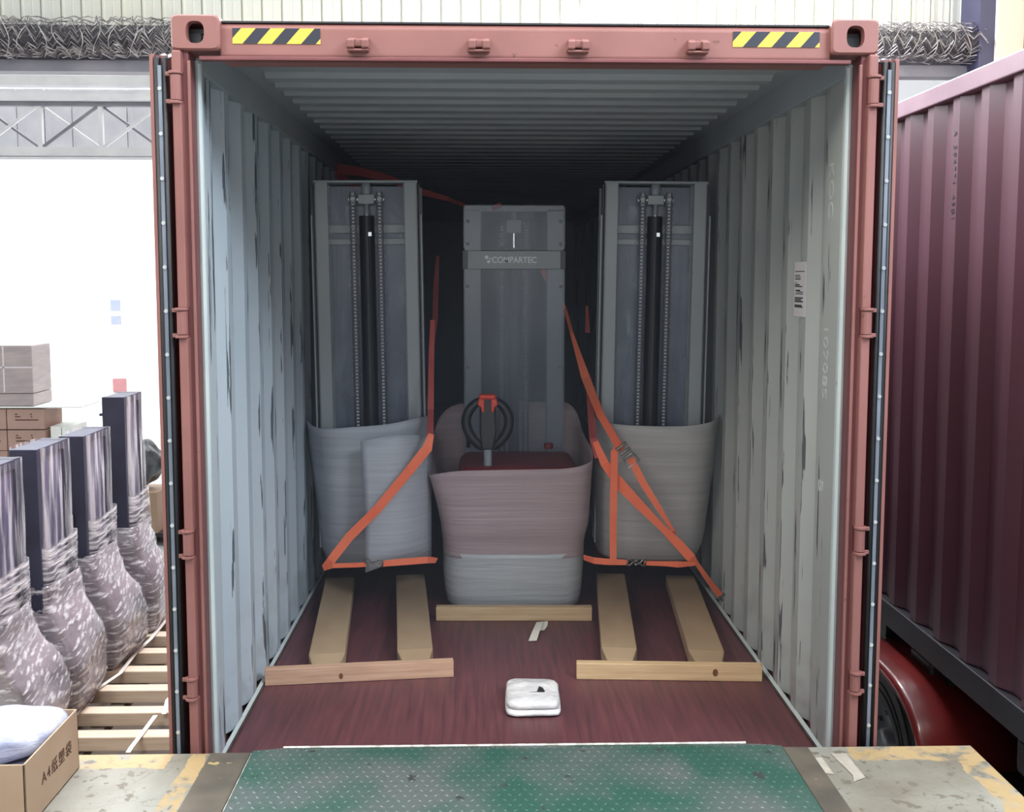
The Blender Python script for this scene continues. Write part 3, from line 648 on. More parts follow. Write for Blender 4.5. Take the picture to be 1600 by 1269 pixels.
# ------------------------------------------------------------------ stackers
def ring_pts(cx, cy, a, c, n, z, N=72, zf=None, rf=None):
    P = []
    for k in range(N):
        t = 2*PI*k/N; ct, st_ = math.cos(t), math.sin(t)
        x = math.copysign(abs(ct)**(2/n), ct)*a; y = math.copysign(abs(st_)**(2/n), st_)*c
        k_ = 1+(rf(t, z) if rf else 0)
        P.append(V((cx+x*k_, cy+y*k_, z+(zf(t) if zf else 0))))
    return P
def foam(name, parent, levels, mtl, seed=0, rim=None, amp=.012, **k):
    """levels: (z, cx, cy, half-width, half-depth, exponent); rim(t) adds height to the top edge"""
    b_ = MB(); P = []; n = len(levels)
    fine = []
    for i in range(n-1):
        st = 5
        for q in range(st):
            u = q/st; fine.append([levels[i][j]*(1-u)+levels[i+1][j]*u for j in range(6)])
    fine.append(list(levels[-1])); z0, z1 = levels[0][0], levels[-1][0]
    for z, cx, cy, a, c, e in fine:
        f = (z-z0)/(z1-z0)
        row = ring_pts(cx, cy, a, c, e, z, zf=(lambda t, f=f: (rim(t)*f**3 if rim else 0)))
        for p in row:
            d = mnoise.noise(V((p.x*3+seed, p.y*3, p.z*2.2)))*amp+mnoise.noise(V((p.x*1.2+seed, p.y*1.2, p.z*9)))*amp*.5
            r_ = V((p.x-cx, p.y-cy, 0)).normalized(); p += r_*d
        P.append(row)
    b_.grid(P, closed_u=True); return b_.build(name, mtl, parent, smooth=True, solid=.004, **k)
def chain_mb(x, za, zb, ya, yb, pitch=.0195):
    b_ = MB(); n = min(int(abs(za-zb)/pitch), 110); r_ = MB()
    for k in range(n):
        u = k/n; z = za+(zb-za)*u; y = ya+(yb-ya)*u
        w_ = .0185 if k % 2 else .0145
        for s in (-1, 1): b_.box(x+s*w_-.0025, x+s*w_+.0025, y-.008, y+.008, z-.0125, z+.0125)
        b_.tube([(x-.019, y+.003, z), (x+.019, y+.003, z)], .003, 4)
        r_.tube([(x-.007, y-.006, z), (x+.007, y-.006, z)], .0062, 8)
    return b_, r_
def mast(t, front_y, guard='plate_guard', inner='mast', top=2.385):
    """mast frame; front face at local y=front_y looking to -y"""
    y = front_y
    for s in (-1, 1):
        b = MB(); b.box(s*.212, s*.288, y, y+.014, .30, top-.012); b.box(s*.276, s*.288, y, y+.13, .30, top-.012); b.box(s*.205, s*.288, y+.116, y+.13, .30, top-.012)
        b.build('mast_channel', 'mast', t, bevel=.003)
        b = MB(); b.box(s*.293, s*.300, y+.03, y+.16, .30, top-.02); b.build('slot_shade', 'black', t)  # black strip added in the slot to stand for the dark gap
        b = MB(); b.box(s*.300, s*.310, y+.012, y+.17, .30, top-.19); b.build('outer_channel', 'mast', t, bevel=.002)
        b = MB(); b.box(s*.302, s*.318, y+.14, y+.26, .30, top-.03); b.build('rear_channel', 'mast_dark', t, bevel=.002)
    b = MB(); b.box(-.29, .29, y, y+.13, top-.014, top); b.build('top_bar', 'mast', t, bevel=.003)
    b = MB(); b.box(-.275, .275, y+.10, y+.115, 2.095, 2.145); b.box(-.275, .275, y+.10, y+.115, 2.03, 2.065); b.build('cross_beam', 'mast', t, bevel=.004)
def lift_gear(t, y, zlow=.75):
    b = MB(); b.cyl((0, y+.05, 2.30), (0, y+.05, 2.372), .026, 16); b.build('rod_head', 'mast', t, smooth=True)
    b = MB(); b.box(-.046, .046, y+.02, y+.08, 2.255, 2.308); b.build('crosshead', 'mast', t, bevel=.004)
    b = MB(); b.cyl((0, y+.05, 2.12), (0, y+.05, 2.258), .015, 16); b.build('piston_rod', 'rod', t, smooth=True)
    b = MB(); b.cyl((0, y+.05, .2), (0, y+.05, 2.19), .043, 20); b.cyl((0, y+.05, 2.03), (0, y+.05, 2.05), .041, 20); cy_ = b.build('cylinder', 'cyl', t)
    b = MB(); b.box(.008, .026, y+.004, y+.02, 2.075, 2.097); b.build('bleed_screw', 'rivet', cy_)
    for s in (-1, 1):
        b = MB(); b.cyl((s*.060, y+.05, 2.282), (s*.088, y+.05, 2.282), .034, 18); b.cyl((s*.046, y+.05, 2.282), (s*.10, y+.05, 2.282), .012, 12); b.build('chain_sheave', 'roller', t, smooth=False)
        c, r_ = chain_mb(s*.074, 2.31, zlow, y+.012, y+.02); ch = c.build('chain', 'chain', t); r_.build('chain_rollers', 'roller', ch)
    return t
def fork(t, x, y0, y1, w_=.168, z0=.03, z1=.095):
    b = MB(); h = w_/2
    prof = [(x-h*.72, y0), (x+h*.72, y0), (x+h, y0+.10), (x+h, y1), (x-h, y1), (x-h, y0+.10)]
    P = [[(a, c, z0) for a, c in prof], [(a, c, z1-(.0 if c > y0+.05 else .022)) for a, c in prof]]
    b.add(P[0]+P[1], [(5, 4, 3, 2, 1, 0), (6, 7, 8, 11), (8, 9, 10, 11)]+[(i, (i+1) % 6, 6+(i+1) % 6, 6+i) for i in range(6)])
    return b.build('fork_sleeve', 'sleeve', t, bevel=.006)
def side_stacker(s, loc, rz, label, rim, gear_label=None):
    t = empty('pallet_stacker', loc, rz, label, 'pallet stacker', 'grey fork stackers inside the container')
    t.rotation_euler = (0, s*math.radians(.7), rz)
    mast(t, 0); lift_gear(t, 0)
    sh = MB(); sh.grid([[(-.26+.52*i/20, .095+.016*mnoise.noise(V((i*.35+s*9, j*.22, 0))), .8+1.45*j/30) for i in range(21)] for j in range(31)]); sh.build('clear_film', 'film_clear', t, smooth=True)
    b = MB(); b.box(-.27, .27, .118, .122, .3, 2.36); b.build('guard_screen', 'plate_guard', t)
    b = MB(); b.box(-.30, .30, .30, .95, .12, .78); b.build('machine_body', 'body_red', t, bevel=.06, segs=4)
    b = MB(); b.box(-.25, .25, .02, .05, .22, .28); b.box(-.25, .25, -.06, -.01, .35, .42); b.build('fork_carriage', 'black', t, bevel=.005)
    for x in (-.205, .205): fork(t, x, -1.27, .10)
    return t
# left machine (masts lean a little outwards)
LM = side_stacker(-1, (-.785, 2.28, 0), math.radians(5.0), 'grey fork stacker on the left, its tall mast beside the left inner wall', None)
foam('foam_wrap', LM, [(.235, .0, .46, .285, .60, 4.5), (.32, 0, .46, .315, .66, 4), (.55, 0, .45, .335, .69, 3.8), (.80, -.01, .44, .350, .71, 3.6), (1.04, -.015, .43, .362, .73, 3.6)], 'foam_grey', seed=3,
     rim=lambda t: .10*max(0, math.sin(t))-.015*math.cos(t*3)+.02*max(0, math.cos(t)))
# loose outer flap of foam on its front
b = MB(); P = []
for i in range(9):
    u = i/8; row = []
    for j in range(13):
        v = j/12
        px = 563+v*(674-563)+u*8*(1-v)+3*math.sin(u*PI)*(1-v); py = 690-10*math.sin(min(1, v*1.6)*PI*.5)+u*(893-688-14*v)
        q = at(px, py, 1.88-.02*math.sin(v*PI)+.22*v**3); row.append(q)
    P.append(row)
b.grid(P); flap = b.build('foam_flap', 'foam_grey', None, smooth=True, solid=.004)
flap.parent = LM
bpy.context.view_layer.update()
flap.matrix_parent_inverse = LM.matrix_world.inverted()
RM = side_stacker(1, (.790, 2.28, 0), math.radians(-5.0), 'grey fork stacker on the right, its tall mast near the wall with the label', None)
foam('foam_wrap', RM, [(.245, .0, .46, .30, .60, 4.5), (.33, .01, .46, .325, .65, 4.2), (.55, .02, .45, .340, .68, 4), (.80, .03, .44, .355, .71, 3.8), (1.035, .035, .43, .368, .73, 3.8)], 'foam_warm', seed=9,
     rim=lambda t: .16*max(0, math.sin(t+.5))+.035*max(0, math.cos(t)))
# centre machine, turned round
CM = empty('pallet_stacker', (.033, 2.85, 0), 0, 'middle stacker turned round, with printed crossbar and black tiller loop', 'pallet stacker', 'grey fork stackers inside the container')
for s in (-1, 1):
    b = MB(); b.box(s*.205, s*.305, .01, .15, .05, 2.265); b.build('mast_channel', 'mast', CM, bevel=.003)
b = MB(); b.box(-.305, .305, .01, .15, 2.250, 2.285); b.build('top_bar', 'mast', CM, bevel=.003)
b = MB(); b.box(-.045, .045, .05, .10, 2.12, 2.20); b.cyl((0, .07, 2.16), (0, .07, 2.26), .02, 14); b.build('crosshead', 'mast', CM, bevel=.003)
b = MB(); b.cyl((0, .07, 2.03), (0, .07, 2.13), .012, 12); b.build('piston_rod', 'rod', CM)
b = MB(); b.cyl((0, .07, .2), (0, .07, 2.03), .035, 16); b.build('cylinder', 'cyl', CM)
for s in (-1, 1):
    c, r_ = chain_mb(s*.075, 2.16, .7, .05, .05); ch = c.build('chain', 'chain', CM); r_.build('chain_rollers', 'roller', ch)
def rplate(name, x0, x1, z0, z1, y, th, m_, r=.03):
    pts = []
    for cx, cz, a0 in ((x1-r, z1-r, 0), (x0+r, z1-r, 90), (x0+r, z0+r, 180), (x1-r, z0+r, 270)):
        for k in range(6):
            a = math.radians(a0+k*18); pts.append((cx+r*math.cos(a), y, cz+r*math.sin(a)))
    b_ = MB(); b_.prism(pts, (0, th, 0)); return b_.build(name, m_, CM)
g1 = rplate('clear_guard', -.312, .314, 2.012, 2.288, -.012, .005, 'acrylic', .02)
g2 = rplate('clear_guard', -.312, .314, .60, 1.90, -.012, .005, 'acrylic', .015)
for par, zs in ((g1, (2.19, 2.05)), (g2, (1.79, 1.29, .795))):
    for z in zs:
        for s in (-1, 1):
            b = MB(); b.tube([(s*.286, -.012, z), (s*.286, -.018, z), (s*.286, -.022, z)], [.010, .009, .004], 10); b.build('bolt', 'rivet', par, smooth=True)
b = MB(); b.prism([(-.318, .0, 1.897), (-.285, -.035, 1.897), (.285, -.035, 1.897), (.318, .0, 1.897), (.318, .02, 1.897), (-.318, .02, 1.897)], (0, 0, .112))
cb = b.build('crossbar', 'mast', CM, bevel=.003)
text('maker_lettering', 'COMPARTEC', .052, 'logo', (-.138+.0, -.0362, 1.951), (PI/2, 0, 0), cb, space=1.0, ax='LEFT', sx=.90, bold=.0011)
b = MB()
for cx, cz, r in ((-.170, 1.968, .012), (-.158, 1.942, .010), (-.148, 1.960, .006)):
    b.prism([(cx+r*math.cos(2*PI*k/12), -.0362, cz+r*math.sin(2*PI*k/12)) for k in range(12)], (0, -.001, 0))
b.build('maker_emblem', 'logo', cb)
for x in (-.075, .075):
    b = MB(); b.cyl((x, -.02, 2.005), (x, -.02, 2.035), .004, 8); b.build('pin', 'rivet', cb)
# red body, tiller
b = MB(); b.box(-.34, .36, -.72, -.06, .10, .775); b.build('machine_body', 'body_red', CM, bevel=.07, segs=5)
b = MB(); b.cyl((.20, -.30, .82), (.20, -.30, .855), .028, 16); b.build('emergency_button', 'body_red', CM, bevel=.006)
b = MB(); b.tube([(-.285, -.12, .80), (-.285, -.12, .87), (-.28, -.14, .90)], [.012, .014, .02], 8); b.build('key_knob', 'black', CM, smooth=True)
hx, hy = -.166, -.60     # local tiller position
TL = MB(); TL.tube([(hx, hy+.02, .55), (hx, hy-.01, .87)], .023, 12); TL.build('tiller_arm', 'mast', CM, smooth=True)
hp = MB(); pts = []
for k in range(26):
    t = math.radians(-72+k*(360-36)/25*0+k*12.6)
for sgn in (-1, 1):
    q = [(hx+sgn*.018, 1.155), (hx+sgn*.060, 1.140), (hx+sgn*.100, 1.105), (hx+sgn*.124, 1.055), (hx+sgn*.124, 1.000), (hx+sgn*.100, .945), (hx+sgn*.060, .895), (hx+sgn*.020, .872)]
    hp.tube([(x+.0, hy-.0, z) for x, z in q], [.021, .027, .030, .0305, .0305, .030, .027, .023], 12)
tl = hp.build('tiller_loop', 'black', CM, smooth=True, sub=1)
b = MB(); b.prism([(hx-.034, hy-.03, .865), (hx+.034, hy-.03, .865), (hx+.050, hy-.03, .96), (hx+.044, hy-.03, 1.12), (hx+.036, hy-.03, 1.165), (hx-.036, hy-.03, 1.165), (hx-.046, hy-.03, 1.12), (hx-.046, hy-.03, .96)], (0, .06, 0)); b.build('control_head', 'black', CM, bevel=.012, segs=3)
b = MB(); b.box(hx-.050, hx+.046, hy-.035, hy+.035, 1.155, 1.185); b.build('belly_button', 'button', CM, bevel=.012, segs=3)
for s in (-1, 1):
    b = MB(); b.prism([(hx+s*.05, hy-.045, 1.165), (hx+s*.018, hy-.045, 1.16), (hx+s*.018, hy-.045, 1.085), (hx+s*.034, hy-.045, 1.082), (hx+s*.040, hy-.045, 1.115), (hx+s*.058, hy-.045, 1.125)], (0, .03, 0)); b.build('thumb_switch', 'button', CM, bevel=.006)
foam('foam_wrap', CM, [(.30, -.02, -.42, .400, .448, 6), (.36, -.02, -.42, .404, .452, 6), (.46, -.015, -.41, .416, .47, 6.5), (.62, -.026, -.40, .434, .48, 7), (.80, -.042, -.39, .460, .50, 9)], 'foam_pink', seed=5,
     rim=lambda t: .22*max(0, math.sin(t)+.55)**1.5*.6+.045*math.cos(t)-.0)
foam('foam_skirt', CM, [(.012, -.02, -.42, .380, .42, 5), (.08, -.02, -.42, .392, .435, 5), (.20, -.02, -.42, .400, .447, 5), (.325, -.02, -.42, .402, .452, 5)], 'foam_shiny', seed=15, amp=.006, label='paler taped foam skirt near the floor')

# ------------------------------------------------------------------ blocking timbers, packet, paper curl
def batten(p0, p1, w_, h, m_, label, z=0.001, knots=()):
    a, c = V(p0), V(p1); d = (c-a); L_ = d.length; rz = math.atan2(d.y, d.x)
    t = empty('timber_batten', (a.x, a.y, z), rz, label, 'timber', 'timber battens nailed to the container floor')
    b = MB(); b.box(0, L_, 0, w_, 0, h); o = b.build('plank', m_, t, bevel=.003)
    for kx, kz, r in knots:
        b = MB(); b.prism([(kx+r*.7*math.cos(2*PI*k/12), -.0006, kz+r*math.sin(2*PI*k/12)) for k in range(12)], (0, .001, 0)); b.build('knot', 'knot', t)
    return t
batten((-1.145, .936, 0), (-.295, 1.026, 0), .045, .076, 'wood_pink', 'pinkish timber batten in front of the left stacker forks', knots=((.34, .03, .014),))
batten((.270, .984, 0), (1.117, .934, 0), .045, .076, 'wood', 'pale timber batten in front of the right stacker forks', knots=((.635, .04, .018),))
batten((-.414, 1.835, 0), (.426, 1.813, 0), .05, .074, 'wood', 'timber batten blocking the middle foam-wrapped stacker')
# paper curl
b = MB(); c0 = at(845, 972, 1.72); P = []
pth = [at(832, 1002, 1.50), at(838, 985, 1.60), at(844, 972, 1.72), at(851, 971, 1.74), at(851, 978, 1.70), at(847, 985, 1.66)]
b.ribbon(pth, (1, .1, .05), [.042, .040, .040, .036, .03, .024], .0012); o = b.build('paper_curl', 'paper', smooth=False)
for v in o.data.vertices:
    v.co.z = max(v.co.z, .004)
tag(o, 'curled white paper strip on the floor by the middle batten', 'paper strip')
# white packet
PK = empty('foam_packet', (.055, .72, 0), math.radians(-1.5), 'flat white foam-wrapped packet lying alone on the red-brown floor', 'packet')
def pk(z0, h, sx, sy, name, m_, n=7, dy=0, dx=0):
    b_ = MB(); P = []
    for i, (f, g) in enumerate(((.0, .02), (.9, 0), (1, .25), (1, .75), (.93, 1), (0.5, 1.02), (.02, 1.02))):
        row = ring_pts(dx, dy, sx*max(f, .01), sy*max(f, .01), n, z0+h*g, 48)
        for p in row: p += V((1, 1, .5))*mnoise.noise(p*22)*.005
        P.append(row)
    b_.grid(P, closed_u=True); return b_.build(name, m_, PK, smooth=True)
pk(.004, .022, .118, .15, 'lower_fold', 'packet', dx=.002, dy=-.01)
pk(.024, .034, .114, .142, 'upper_fold', 'packet')
b = MB(); b.prism([(.02, -.02, .0605), (.055, -.025, .0605), (.045, .02, .0605), (.03, .035, .0605)], (0, 0, .001)); b.prism([(-.015, -.025, .0605), (.05, -.03, .0605), (.05, -.024, .0605)], (0, 0, .001)); b.build('printed_mark', 'ink_black', PK)

# ------------------------------------------------------------------ orange straps
def strap_thing(label, group='orange lashing straps'):
    return empty('lashing_strap', (0, 0, 0), 0, label, 'strap', group)
def rib(t, pts, w_, m_='orange', wd=None, name='webbing'):
    q = [at(*p) for p in pts]; N = len(q); W = []
    for i in range(N):
        tt = (q[min(i+1, N-1)]-q[max(i-1, 0)]).normalized(); view = (q[i]-CAM).normalized(); view = V((0, 1, 0))
        W.append(tt.cross(view).normalized() if wd is None else V(wd))
    b_ = MB(); b_.ribbon(q, W, w_, .003); return b_.build(name, m_, t)
def hook(t, a, c, r=.004, name='hook'):
    a, c = V(a), V(c); d = c-a; up = V((0, 0, 1)) if abs(d.normalized().z) < .8 else V((1, 0, 0)); n_ = d.cross(V((0, 1, 0))).normalized()*.016
    b_ = MB()
    b_.tube([a+n_, a+d*.25+n_, a+d*.45+n_*.3, a+d*.75+n_*.3, c+n_*.1, c-n_*.7, c-d*.15-n_*1.1, c-d*.32-n_*.7], r, 6)
    b_.tube([a-n_, a+d*.25-n_, a+d*.45-n_*.3, a+d*.75+n_*.1], r, 6); b_.tube([a+n_*1.2, a-n_*1.2], r, 6)
    return b_.build(name, 'hook', t, smooth=True)
# left strap: down past the mast, slanting across the foam
t = strap_thing('orange strap slanting down across the left stacker foam to its forks')
rib(t, [(676, 500, 2.26), (674, 560, 2.22), (673, 640, 2.1), (672, 690, 1.84)], [.026, .032, .034, .036], 'orange_red')
rib(t, [(674, 678, 1.84), (668, 700, 1.81), (640, 735, 1.79), (590, 795, 1.78), (545, 840, 1.78), (517, 876, 1.78), (508, 887, 1.80)], [.03, .052, .05, .046, .048, .046, .040])
# horizontal strap along the bottom of the left foam
t = strap_thing('orange strap with hook running level under the left stacker foam')
rib(t, [(505, 888, 1.80), (520, 884, 1.775), (560, 883, 1.77), (572, 882, 1.77)], [.03, .026, .024, .024])
rib(t, [(596, 881, 1.77), (630, 878, 1.77), (668, 875, 1.77), (682, 876, 1.84)], [.032, .036, .036, .03])
hook(t, at(598, 881, 1.765), at(570, 878, 1.765))
# upper left straps
t = strap_thing('dull red strap anchored to the top left wall behind the mast')
rib(t, [(514, 262, 3.6), (560, 268, 3.55), (600, 277, 3.5), (660, 300, 3.4), (700, 311, 3.3), (726, 321, 3.05)], [.075, .06, .05, .042, .03, .02], 'orange_red')
rib(t, [(516, 266, 3.65), (545, 285, 3.5), (570, 300, 3.4)], .05, 'orange_red')
hook(t, at(516, 264, 3.6), at(511, 257, 3.6))
t = strap_thing('faint strap hanging in the dark right of the left mast')
rib(t, [(684, 400, 3.4), (681, 450, 3.3), (680, 500, 3.2), (676, 540, 3.1)], [.02, .035, .035, .02], 'orange_red')
# strap behind the middle guard, down the right of the mast to the ratchet
t = strap_thing('orange ratchet strap crossing the middle mast down to the right foam')
rib(t, [(846, 418, 2.93), (852, 430, 2.93), (864, 452, 2.93), (883, 482, 2.90), (893, 520, 2.6), (915, 590, 2.35), (938, 648, 2.05), (966, 695, 1.84), (972, 703, 1.80)], [.03, .035, .035, .02, .02, .05, .042, .042, .04])
rib(t, [(769, 326, 2.845), (776, 323, 2.845), (783, 320, 2.86)], .03, 'orange_red')
rib(t, [(985, 716, 1.79), (1005, 755, 1.79), (1030, 795, 1.785), (1052, 830, 1.80), (1056, 838, 1.83)], [.040, .038, .030, .016, .008])
# ratchet
a, c = at(968, 694, 1.785), at(988, 722, 1.785); d = (c-a).normalized(); n_ = d.cross(V((0, 1, 0))).normalized()
b = MB()
for s in (-1, 1):
    o_ = n_*.030*s; b.prism([a+o_, a+d*.095+o_, a+d*.095+o_+V((0, -.02, 0)), a+o_+V((0, -.024, 0))], n_*.003)
rt = b.build('ratchet_frame', 'hook', t)
b = MB()
for u in (.012, .045, .075): b.cyl(a+d*u-n_*.034+V((0, -.014, 0)), a+d*u+n_*.034+V((0, -.014, 0)), .0075, 10)
b.tube([a+d*.07-n_*.03+V((0, -.02, 0)), a+d*.125-n_*.038+V((0, -.03, 0)), a+d*.125+n_*.038+V((0, -.03, 0)), a+d*.07+n_*.03+V((0, -.02, 0))], .004, 6)
b.build('ratchet_handle', 'hook', rt)
# wide diagonal strap right
t = strap_thing('wide orange strap slanting down across the right stacker foam')
rib(t, [(917, 478, 2.9), (918, 520, 2.8)], [.015, .030], 'orange_red')
rib(t, [(920, 590, 2.5), (923, 640, 2.2), (927, 685, 1.90), (936, 715, 1.83)], [.036, .040, .042, .045], 'orange_red')
rib(t, [(930, 690, 1.84), (945, 725, 1.80), (972, 760, 1.79), (1000, 790, 1.785), (1035, 825, 1.785), (1060, 850, 1.785), (1080, 872, 1.79), (1087, 880, 1.81)], [.03, .045, .058, .05, .036, .050, .05, .030])
# vertical strap and level strap
t = strap_thing('upright orange strap hanging from the ratchet to the level strap')
rib(t, [(966, 697, 1.79), (960, 706, 1.775), (959, 760, 1.77), (958, 830, 1.77), (958, 880, 1.765)], [.034, .038, .038, .036, .036])
t = strap_thing('orange strap with hooks running level under the right stacker foam')
rib(t, [(912, 871, 1.86), (928, 876, 1.775), (950, 878, 1.77), (982, 879, 1.77)], [.03, .034, .034, .028])
rib(t, [(1006, 880, 1.77), (1040, 881, 1.77), (1060, 882, 1.765), (1086, 881, 1.79)], [.024, .026, .034, .02])
hook(t, at(980, 879, 1.762), at(996, 878, 1.762)); hook(t, at(1008, 880, 1.762), at(992, 880, 1.762))
t = strap_thing('orange strap pulled down to the floor hook by the right wall')
rib(t, [(1084, 874, 1.80), (1100, 897, 1.85), (1112, 914, 1.90), (1126, 931, 1.94)], [.022, .026, .030, .034])
hook(t, at(1127, 930, 1.94), at(1142, 948, 1.99))

# ------------------------------------------------------------------ film-wrapped stackers on pallets, left of the container
def film_box(name, parent, x0, x1, y0, y1, z0, z1, mtl, seed, amp=.015, taper=0):
    b_ = MB(); P = []; n = 26
    for i in range(n+1):
        z = z0+(z1-z0)*i/n; f = i/n
        row = ring_pts((x0+x1)/2, (y0+y1)/2, (x1-x0)/2*(1-taper*f), (y1-y0)/2*(1-taper*f), 7, z, 56)
        for p in row:
            q = V((p.x*5+seed, p.y*5, p.z*1.3)); e = amp*mnoise.noise(q)+amp*.6*mnoise.noise(V((p.x*14+seed, p.y*14, p.z*2.5)))
            p += V((p.x-(x0+x1)/2, p.y-(y0+y1)/2, 0)).normalized()*e
        P.append(row)
    b_.grid(P, closed_u=True); return b_.build(name, mtl, parent, smooth=True)
ZP = -.95
rows = [(2.15, .765, 'film-wrapped stacker nearest the dock, left edge of the row', False), (2.88, .77, 'film-wrapped stacker second from the dock in the left row', False),
        (3.65, .74, 'film-wrapped stacker third from the dock, small label on its mast', True), (4.5, .92, 'tallest film-wrapped stacker at the far end of the left row', False)]
for i, (Y_, zt, lab, has_label) in enumerate(rows):
    t = empty('wrapped_stacker', (-3.0, Y_, ZP), 0, lab, 'pallet stacker', 'film-wrapped stackers in a row beside the container')
    h = zt-ZP; dp = .50 if i < 3 else .42
    b = MB(); b.box(-.12, .05, 0, .07, .15, h); b.box(-.12, .05, dp-.07, dp, .15, h); b.box(-.118, .048, .003, dp-.003, h-.06, h-.002); b.build('mast_channel', 'navy', t, bevel=.004)
    b = MB(); b.box(.02, .035, .07, dp-.07, .2, h-.05); b.build('mast_panel', 'violet', t, label='violet screen facing the pallets')
    b = MB(); b.box(-.75, -.15, .0, dp, .1, .85); b.build('machine_body', 'navy', t, bevel=.05)
    film_box('mast_film', t, -.16, .075, .045, dp+.02, .95, h-.0, 'film', i*7.3, amp=.016)
    film_box('band_film', t, -.17, .10, .03, dp+.03, .62, 1.10, 'film_h', i*5.1+2, amp=.022)
    # bulky foam and film at the base, bulging towards the pallets
    lv = [(.0, .10, dp*.5, .12, dp*.50, 6), (.10, .11, dp*.52, .155, dp*.56, 7), (.30, .09, dp*.53, .185, dp*.60, 8), (.46, .07, dp*.52, .170, dp*.58, 8), (.58, .02, dp*.5, .145, dp*.54, 8), (.72, -.02, dp*.5, .130, dp*.51, 8), (.84, -.03, dp*.5, .12, dp*.49, 8)]
    foam('foam_base', t, lv, 'film_foam', seed=i*11+1, amp=.045)
    foam('outer_film', t, [(z_, a_, b2, c2+.008, d2+.008, e_) for z_, a_, b2, c2, d2, e_ in lv], 'film_streak', seed=i*11+1, amp=.045)
    b = MB(); b.box(-.2, .18, .02, dp-.02, .0, .06); b.build('base_frame', 'navy', t)
    if has_label:
        b = MB(); b.box(-.09, -.03, -.026, -.023, 1.02, 1.14); lb_ = b.build('paper_label', 'sticker', t)
        b = MB()
        for (x_, z_) in ((-.075, 1.10), (-.06, 1.10), (-.072, 1.075), (-.05, 1.05), (-.075, 1.05)): b.box(x_, x_+.006, -.0275, -.026, z_, z_+.012)
        b.build('label_print', 'ink_black', lb_)
    if i == 3:
        for z_ in (h-.15, h-.42, h-.55):
            b = MB(); b.box(-.15, -.12, .02, .05, z_, z_+.02); b.build('mast_bracket', 'navy', t)
# pallets: thick skids
for k, Y_ in enumerate((2.19, 2.93, 3.66, 4.41)):
    lab = ['pale timber pallet nearest the dock edge beside the container', 'pale timber pallet second from the dock edge', 'pale timber pallet third from the dock edge', 'pale timber pallet farthest from the dock edge'][k]
    t = empty('pallet', (-2.6, Y_, -1.12), 0, lab, 'pallet', 'timber pallets beside the container')
    for yy in (0, .375):
        b = MB(); b.box(-.95, .78, yy, yy+.115, .075, .165); b.build('deck_board', 'pallet', t, bevel=.006)
    b = MB(); b.box(-.95, .78, -.10, .66, -.004, .012); b.build('gap_shade_sheet', 'pallet_dark', t)  # dark sheet added to deepen the shade between the boards
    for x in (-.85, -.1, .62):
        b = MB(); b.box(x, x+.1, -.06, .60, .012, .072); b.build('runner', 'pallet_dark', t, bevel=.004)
# white plastic strapping over the boards
def gpt(px, py, z):
    d = CR*((px-800)/F)+CU*(-(py-PPY)/F)+_f; return CAM+d*((z-CAM.z)/d.z)
for lab, pts in (('long white strapping band lying slanted over the pallets', ((262, 966), (236, 998), (212, 1020), (188, 1052), (150, 1078), (124, 1108), (118, 1118))),
                 ('short white strapping band over the pallets beside the container door', ((283, 1072), (262, 1094), (256, 1116))),
                 ('white strapping band slanting over the nearest pallet', ((243, 1118), (222, 1146), (205, 1168), (200, 1176)))):
    b = MB(); q = [gpt(px, py, -.945) for px, py in pts]; b.ribbon(q, [(1, 0, 0)]*len(q), .028, .003)
    o = b.build('strapping_band', 'white_strap'); tag(o, lab, 'strapping', 'white strapping bands over the pallets')

# ------------------------------------------------------------------ goods farther off at left
def carton(x0, x1, y0, y1, z0, z1, m_, label, group, print_=True, tape=False):
    t = empty('carton', ((x0+x1)/2, y0, z0), 0, label, 'carton', group)
    b = MB(); b.box(-(x1-x0)/2, (x1-x0)/2, 0, y1-y0, 0, z1-z0); b.build('box', m_, t, bevel=.006)
    W, Hh = x1-x0, z1-z0
    if print_:
        b = MB()
        for fx, fz, fw in ((-.28, .72, .07), (.12, .72, .05), (-.28, .6, .14), (.14, .6, .04), (-.28, .44, .62)):
            b.box(fx*W, (fx+fw)*W, -.002, 0, fz*Hh, (fz+.05)*Hh)
        b.build('printing', 'ink', t)
    return t
cg = 'cartons stacked at the far left'
GZ = -1.12
z = GZ+.14
b = MB(); 
t = empty('pallet', (-5.6, 8, GZ), 0, 'pallet under the far stack of brown cartons', 'pallet')
b = MB(); b.box(-.75, .62, 0, 1.0, .10, .14); b.build('deck', 'pallet', t)
for x in (-.72, -.1, .5):
    b = MB(); b.box(x, x+.1, 0, 1.0, 0, .10); b.build('runner', 'pallet', t)
hts = [(.215, .225), (-.02, .23)]
zs = [GZ+.14, GZ+.37, GZ+.60, GZ+.83, GZ+1.06, GZ+1.295]
names = ['bottom', 'second', 'third', 'fourth', 'fifth', 'top']
for k in range(6):
    zt = zs[k]+.225
    carton(-5.43, -5.02, 8.0, 8.5, zs[k], zt, 'carton_brown', 'printed brown carton facing the row, %s of its column' % names[k], cg)
    carton(-5.86, -5.44, 8.0, 8.5, zs[k], zt, 'carton_brown', 'printed brown carton at the left frame edge, %s of its column' % names[k], cg)
b = MB(); b.box(-6.0, -4.6, 7.98, 8.52, .415, .43); tag(b.build('cover_board', 'white_box'), 'thin white board lying on the far brown cartons', 'board')
t = carton(-5.8, -5.13, 8.0, 8.5, .435, .57, 'carton_pink', 'low pale carton on the white board under the large grey one', cg, False)
t = empty('carton', (-5.47, 8.0, .575), 0, 'large grey film-wrapped carton on top of the far left stack', 'carton', cg)
b = MB(); b.box(-.34, .34, 0, .5, 0, .53); b.build('box', 'carton_pink', t, bevel=.01)
b = MB(); b.box(.02, .035, -.003, 0, .01, .52); b.box(-.34, .34, -.003, 0, .28, .295); b.build('packing_tape', 'sticker', t)
